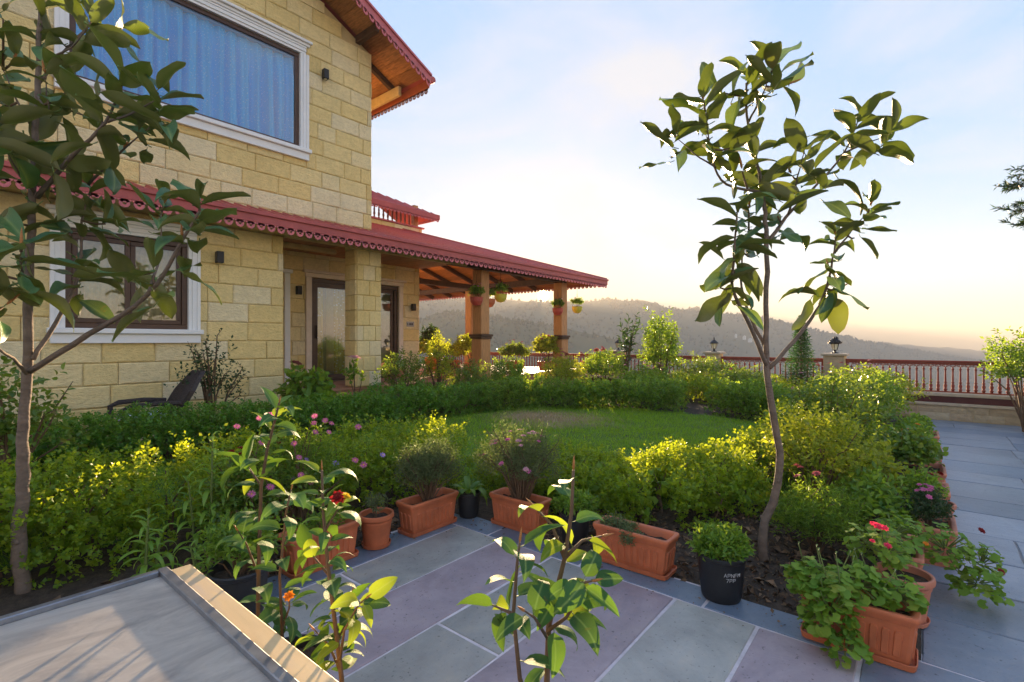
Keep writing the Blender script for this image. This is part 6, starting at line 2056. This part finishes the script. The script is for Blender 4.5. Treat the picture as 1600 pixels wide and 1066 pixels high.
magnolia('magnolia_tree', 'slim young magnolia standing alone on bare soil near the paving', (1197, 888), 3.64,
    [(1197, 892, 0), (1192, 830, 0), (1212, 770, .02), (1217, 705, .02), (1203, 620, 0), (1197, 555, 0), (1198, 450, 0), (1197, 360, 0), (1192, 310, .03), (1180, 235, .05), (1168, 180, .05), (1166, 130, .05)],
    [(.020, (1198, 572, 0), (1170, 505, -.12), (1145, 450, -.2), (1148, 390, -.25), (1152, 330, -.25)),
     (.017, (1198, 548, 0), (1166, 478, .15), (1158, 420, .2), (1170, 360, .25)),
     (.020, (1203, 575, 0), (1255, 515, .1), (1288, 462, .2), (1301, 405, .2), (1306, 362, .2)),
     (.011, (1303, 396, .2), (1330, 362, .15), (1356, 332, .1)),
     (.018, (1199, 380, 0), (1228, 340, .12), (1268, 298, .2), (1318, 240, .3), (1340, 190, .3)),
     (.011, (1318, 240, .3), (1350, 225, .3), (1385, 213, .25)),
     (.012, (1232, 335, .12), (1243, 290, .0), (1256, 240, -.1)),
     (.014, (1190, 300, .03), (1135, 288, -.1), (1113, 248, -.15), (1102, 175, -.2)),
     (.009, (1118, 262, -.14), (1085, 240, -.2), (1054, 212, -.25)),
     (.010, (1170, 190, .05), (1190, 150, -.05), (1205, 112, -.1))],
    [(1100, 160, -.2, 9, .25, 1), (1130, 145, -.05, 6, .3, .9), (1168, 128, .05, 7, .4, .9), (1207, 108, -.1, 9, .5, 1.05), (1222, 135, -.1, 5, .1, .95), (1056, 212, -.25, 8, .1, .85), (1105, 215, -.15, 7, .1, .9), (1140, 232, -.1, 5, -.2, 1.15), (1178, 222, .05, 6, .2, .9), (1160, 268, 0, 5, .0, 1), (1196, 290, .1, 7, .2, 1), (1256, 236, -.1, 8, .25, .95), (1238, 275, 0, 5, .0, 1), (1342, 186, .3, 9, .45, .95), (1388, 210, .25, 9, .2, 1), (1318, 238, .3, 5, -.2, 1.1), (1275, 275, .2, 4, -.1, 1.1), (1170, 330, .2, 8, .0, 1), (1152, 342, -.25, 6, .1, .95), (1215, 338, .05, 7, -.1, 1.1), (1148, 372, -.25, 5, -.4, .95), (1150, 420, -.2, 8, -.7, 1.05), (1172, 400, .2, 4, -.6, 1.05), (1125, 450, -.2, 5, -.6, .85), (1306, 372, .2, 7, .25, .85), (1358, 326, .1, 9, .25, .85), (1297, 428, .2, 7, -.8, .95), (1305, 452, .2, 5, -.7, .9), (1335, 372, .15, 2, .0, .7)],
    .30, .034, 'magnolia trees')

magnolia('magnolia_tree', 'tall magnolia with thick trunk in front of the house windows', (38, 945), 3.12,
    [(38, 948, 0), (30, 850, 0), (36, 760, .02), (36, 690, 0), (42, 585, 0), (46, 450, .03), (50, 330, .05), (56, 200, .08), (62, 60, .1), (66, -60, .12), (70, -180, .15)],
    [(.024, (48, 580, 0), (140, 522, -.1), (230, 462, -.2), (285, 375, -.3), (312, 330, -.32)),
     (.018, (50, 562, 0), (98, 485, .15), (124, 425, .22), (128, 345, .25), (140, 305, .25)),
     (.020, (58, 308, .05), (112, 245, -.1), (165, 192, -.2), (188, 140, -.25)),
     (.011, (168, 190, -.2), (212, 175, -.25), (250, 152, -.28)),
     (.012, (138, 288, .25), (185, 240, .1), (238, 196, 0)),
     (.014, (60, 130, .09), (100, 80, .2), (140, 40, .3)),
     (.010, (62, 95, .1), (110, 75, 0), (142, 36, -.1)),
     (.014, (44, 585, 0), (20, 560, -.2), (-10, 540, -.35), (-60, 480, -.5)),
     (.012, (48, 470, .03), (35, 420, -.25), (33, 390, -.35)),
     (.012, (56, 210, .08), (28, 160, .2), (5, 110, .3)),
     (.010, (58, 150, .08), (75, 175, -.15), (70, 120, -.2)),
     (.010, (52, 300, .05), (25, 265, -.1), (8, 230, -.2)),
     (.012, (230, 462, -.2), (250, 400, .0), (252, 330, .1))],
    [(66, 18, .1, 6, .3, 1), (142, 34, .1, 8, .4, 1), (100, 70, .2, 5, .1, 1), (190, 134, -.25, 9, .3, 1), (190, 45, .3, 6, .4, .95), (248, 150, -.28, 10, .25, 1), (160, 190, -.1, 5, -.2, 1.05), (110, 140, .0, 6, .1, 1.05), (72, 120, -.2, 6, .2, 1), (20, 95, .3, 6, .3, 1.05), (5, 30, .2, 5, .3, 1.05), (8, 165, .2, 6, .1, 1.05), (38, 215, .1, 5, .0, 1.1), (10, 235, -.2, 7, .0, 1.1), (238, 190, 0, 9, .2, .9), (190, 235, .1, 4, -.4, 1), (115, 250, .0, 6, .0, 1.1), (140, 300, .25, 8, .1, 1), (95, 300, .15, 4, -.1, 1.1), (60, 265, .1, 4, -.1, 1.1), (312, 322, -.32, 10, .15, .95), (255, 322, .1, 9, .25, .95), (285, 375, -.3, 4, -.3, .95), (33, 392, -.35, 10, -.35, 1.1), (5, 340, -.1, 5, .0, 1.1), (128, 372, .25, 5, .0, 1), (122, 425, .22, 7, -.2, .95), (240, 430, -.2, 7, -.2, .95), (5, 480, -.3, 5, -.6, 1.1), (200, 430, .1, 4, .0, 1), (165, 350, .3, 4, .0, 1), (130, 180, .3, 5, .2, 1), (-20, 420, -.2, 5, -.2, 1.1)],
    .28, .043, 'magnolia trees')

# ------------------------------------------------------------------ camellia saplings in pots
CAM = [leaf_mesh('leaf', M['camellia'], w, 0, dr, cu, wv, 8, obovate=.3) for (w, dr, cu, wv) in ((.50, .6, .25, .01), (.54, 1.0, .2, .015), (.46, .3, .4, .01), (.52, 1.4, -.15, .015))]
CAMN = [leaf_mesh('leaf', M['camellia_new'], .50, 0, dr, .3, .01, 8, obovate=.3) for dr in (.5, 1.0)]
def camellia(label, base, shoots, lsize, pot_r=.15):
    """shoots: list of polylines of points; leaves alternate along them"""
    t = round_pot('camellia_pot', label, base[0], base[1], pot_r, .29, 'black_plastic', 0, 'potted camellia saplings', False, 'n', 'potted plant')
    sm = MB()
    for (pts, r0, n_, new, up) in shoots:
        pts = [Vector(p) for p in pts]
        sm.tube(pts, [r0 * (1 - .6 * i / (len(pts) - 1)) for i in range(len(pts))], 7, wob=.05)
        n_ = int(n_ * 1.12 + .5)
        for i in range(n_):
            f = (i + .6) / n_
            f = f ** .8
            s = f * (len(pts) - 1); k = min(len(pts) - 2, int(s))
            p = pts[k].lerp(pts[k + 1], s - k)
            ax = (pts[k + 1] - pts[k]).normalized()
            ref = ax.orthogonal().normalized(); ref2 = ax.cross(ref)
            a = i * 2.4 + rnd.uniform(-.5, .5)
            rad_ = ref * math.cos(a) + ref2 * math.sin(a)
            d = rad_ + ax * (up + .5 * f) + Vector((0, 0, rnd.uniform(-.6, .1)))
            nrm = ax + Vector((0, 0, .6)) - rad_ * .2 + Vector((rnd.gauss(0, .35), rnd.gauss(0, .35), 0))
            me = rnd.choice(CAMN) if rnd.random() < new else rnd.choice(CAM)
            put_leaf(t, me, p + rad_ * lsize * .13, d, nrm, lsize * rnd.uniform(.72, 1.12))
        ob = link('bud', BUD, t)
        ob.location = pts[-1] - ORG[t]
        ob.rotation_euler = (pts[-1] - pts[-2]).to_track_quat('Z', 'Y').to_euler()
        ob.scale = (.05, .05, .035)
    sm.build('stem', M['twig'], t, smooth=True)
    return t
d1 = 2.08
c1 = camellia('taller potted camellia sapling beside the counter corner', (P(455, 900, 2.15).x, P(455, 900, 2.15).y), [
    ([P(440, 1010, 2.15), P(403, 960, 2.10), P(405, 860, 2.08), P(408, 760, 2.06), P(418, 700, 2.05), P(430, 655, 2.05), P(436, 630, 2.04)], .010, 24, .06, .3),
    ([P(442, 1010, 2.15), P(437, 900, 2.02), P(447, 800, 1.98), P(455, 765, 1.97)], .007, 12, .1, .3),
    ([P(440, 1008, 2.15), P(440, 985, 2.12), P(452, 950, 2.1), P(452, 935, 2.1)], .006, 8, .1, .2),
    ([P(408, 760, 2.06), P(388, 730, 2.12), P(382, 715, 2.15)], .005, 7, .25, .3),
    ([P(404, 900, 2.09), P(385, 850, 2.05), P(372, 830, 2.03)], .005, 6, .1, .3)], .122, .16)
blossom(c1, P(452, 932, 2.08), (-.6, -.5, .6), .05, 'orange')
c2 = camellia('potted camellia sapling with one fading red bloom, between counter and planters', (P(535, 900, 1.62).x, P(535, 900, 1.62).y), [
    ([P(535, 1170, 1.62), P(534, 1060, 1.60), P(522, 960, 1.58), P(512, 880, 1.58), P(505, 800, 1.57), P(503, 735, 1.56)], .009, 34, .1, .25),
    ([P(530, 1040, 1.6), P(538, 985, 1.55), P(560, 945, 1.52), P(572, 935, 1.5)], .005, 9, .6, .3),
    ([P(532, 1050, 1.6), P(515, 1010, 1.62), P(492, 985, 1.65)], .005, 9, .4, .3),
    ([P(514, 900, 1.58), P(490, 870, 1.62), P(480, 855, 1.64)], .004, 6, .4, .3),
    ([P(508, 830, 1.57), P(525, 800, 1.6), P(535, 785, 1.6)], .004, 5, .2, .3),
    ([P(528, 1000, 1.59), P(545, 965, 1.66), P(550, 930, 1.7)], .004, 8, .2, .3)], .096, .14)
blossom(c2, P(528, 778, 1.58), (-.5, -.6, .5), .055, 'crimson')
blossom(c2, P(541, 776, 1.58), (.3, -.6, .6), .035, 'yellow')
c3 = camellia('nearest potted camellia sapling standing in front of the paving', (P(852, 900, 1.14).x, P(852, 900, 1.14).y), [
    ([P(855, 1215, 1.14), P(854, 1080, 1.13), P(857, 980, 1.12), P(872, 915, 1.11), P(883, 870, 1.10), P(893, 800, 1.09), P(896, 735, 1.08)], .008, 9, .2, .25),
    ([P(855, 1200, 1.14), P(812, 1060, 1.08), P(802, 960, 1.06), P(808, 880, 1.06), P(812, 848, 1.06)], .006, 10, .2, .3),
    ([P(882, 872, 1.1), P(862, 820, 1.14), P(838, 795, 1.16)], .005, 3, .4, .3),
    ([P(883, 872, 1.1), P(910, 845, 1.13), P(940, 838, 1.15)], .005, 3, .5, .3),
    ([P(857, 985, 1.12), P(885, 965, 1.05), P(898, 945, 1.02)], .005, 5, .3, .3),
    ([P(870, 920, 1.11), P(905, 912, 1.03), P(925, 908, 1.0)], .005, 6, .15, .1),
    ([P(803, 960, 1.06), P(780, 950, 1.1), P(768, 945, 1.12)], .004, 4, .35, .3),
    ([P(857, 1000, 1.12), P(835, 965, 1.0), P(820, 955, .97)], .004, 3, .15, .2)], .090, .14)

# ------------------------------------------------------------------ counter with steel top
t = thing('counter', 'stone edged outdoor counter with a worn steel tray top', 'counter', (-.2, 1.4, 0))
ZC = .85
m, n, l, b = nodes_of('buff_stone_slab')
tc = n.new('ShaderNodeTexCoord'); no = n.new('ShaderNodeTexNoise'); no.inputs['Scale'].default_value = 3; no.inputs['Detail'].default_value = 8
mp = n.new('ShaderNodeMapping'); mp.inputs['Scale'].default_value = (5, .8, 1); mp.inputs['Rotation'].default_value = (0, 0, 1.1)
l.new(tc.outputs['Object'], mp.inputs['Vector']); l.new(mp.outputs[0], no.inputs['Vector'])
r = ramp(n, [(.3, (.66, .45, .23)), (.55, (.78, .54, .28)), (.75, (.66, .50, .34))])
l.new(no.outputs['Fac'], r.inputs['Fac']); l.new(r.outputs['Color'], b.inputs['Base Color']); b.inputs['Roughness'].default_value = .5
M['buff'] = m
m, n, l, b = nodes_of('worn_steel')
tc = n.new('ShaderNodeTexCoord'); no = n.new('ShaderNodeTexNoise'); no.inputs['Scale'].default_value = 2.8; no.inputs['Detail'].default_value = 10; no.inputs['Roughness'].default_value = .7; no.inputs['Distortion'].default_value = 1.0
mp = n.new('ShaderNodeMapping'); mp.inputs['Scale'].default_value = (1.0, 2.4, 1); mp.inputs['Rotation'].default_value = (0, 0, .5)
l.new(tc.outputs['Object'], mp.inputs['Vector']); l.new(mp.outputs[0], no.inputs['Vector'])
r = ramp(n, [(.32, (.34, .30, .27)), (.5, (.52, .46, .40)), (.68, (.66, .59, .51))])
l.new(no.outputs['Fac'], r.inputs['Fac']); l.new(r.outputs['Color'], b.inputs['Base Color'])
mr = n.new('ShaderNodeMapRange'); mr.inputs['To Min'].default_value = .55; mr.inputs['To Max'].default_value = .28
l.new(no.outputs['Fac'], mr.inputs['Value']); l.new(mr.outputs[0], b.inputs['Roughness'])
b.inputs['Metallic'].default_value = .3
M['steel'] = m
M['steel_edge'] = mat_plain('steel_edge', (.26, .27, .30), .38, metal=.7, var=.35, scale=8)
X0, X1, Y0, Y1 = -1.2, .575, .78, 2.04
MB().box(X0 + .05, X1 - .02, Y0 + .05, Y1 - .06, 0, ZC - .06).build('pedestal', M['mortar'], t)
MB().cbox(X0, .655, Y0, Y1 + .02, ZC - .058, ZC - .012, .006).build('stone_slab', M['buff'], t)
MB().box(X0 + .04, X1 - .03, Y0 + .04, Y1 - .03, ZC - .010, ZC - .006).build('steel_sheet', M['steel'], t)
for (a, b_, c, d) in ((X1 - .03, X1, Y0, Y1), (X0, X0 + .03, Y0, Y1)):
    MB().cbox(a, b_, c, d, ZC - .011, ZC + .012, .003).build('tray_rim', M['steel_edge'], t)
for (c, d) in ((Y1 - .028, Y1 - .001), (Y0 + .001, Y0 + .028)):
    MB().cbox(X0 + .031, X1 - .031, c, d, ZC - .0112, ZC + .0115, .003).build('tray_rim', M['steel_edge'], t)
b = MB()
for i in range(70):
    y = rnd.uniform(1.5, 1.98); s = rnd.uniform(.002, .006)
    b.cbox(X1 + .001, X1 + .001 + s, y, y + s * 2.5, ZC - .012, ZC - .012 + s, .001)
b.build('grit', M['soil'], t, 'stuff')

# leaves past the per-part limit, one joined mesh for each plant
for par, lst in OVER.items():
    V, Fc, off = [], [], 0
    for (me, m_, p, size) in lst:
        nv = len(me.vertices)
        co = np.empty(nv * 3); me.vertices.foreach_get('co', co)
        V.append(co.reshape(-1, 3) @ np.array(m_.transposed()) * size + np.array(p))
        for pg in me.polygons:
            if len(pg.vertices) == 4:
                Fc.append([i + off for i in pg.vertices])
            elif len(pg.vertices) == 3:
                a, b_, c = pg.vertices
                Fc.append([a + off, b_ + off, c + off, c + off])
        off += nv
    mat = lst[0][0].materials[0]
    me = bpy.data.meshes.new('foliage')
    me.from_pydata((np.concatenate(V) - np.array(ORG[par])).tolist(), [], [f[:3] if f[2] == f[3] else f for f in Fc])
    me.materials.append(mat)
    me.polygons.foreach_set('use_smooth', [True] * len(me.polygons))
    link('foliage', me, par, 'stuff')
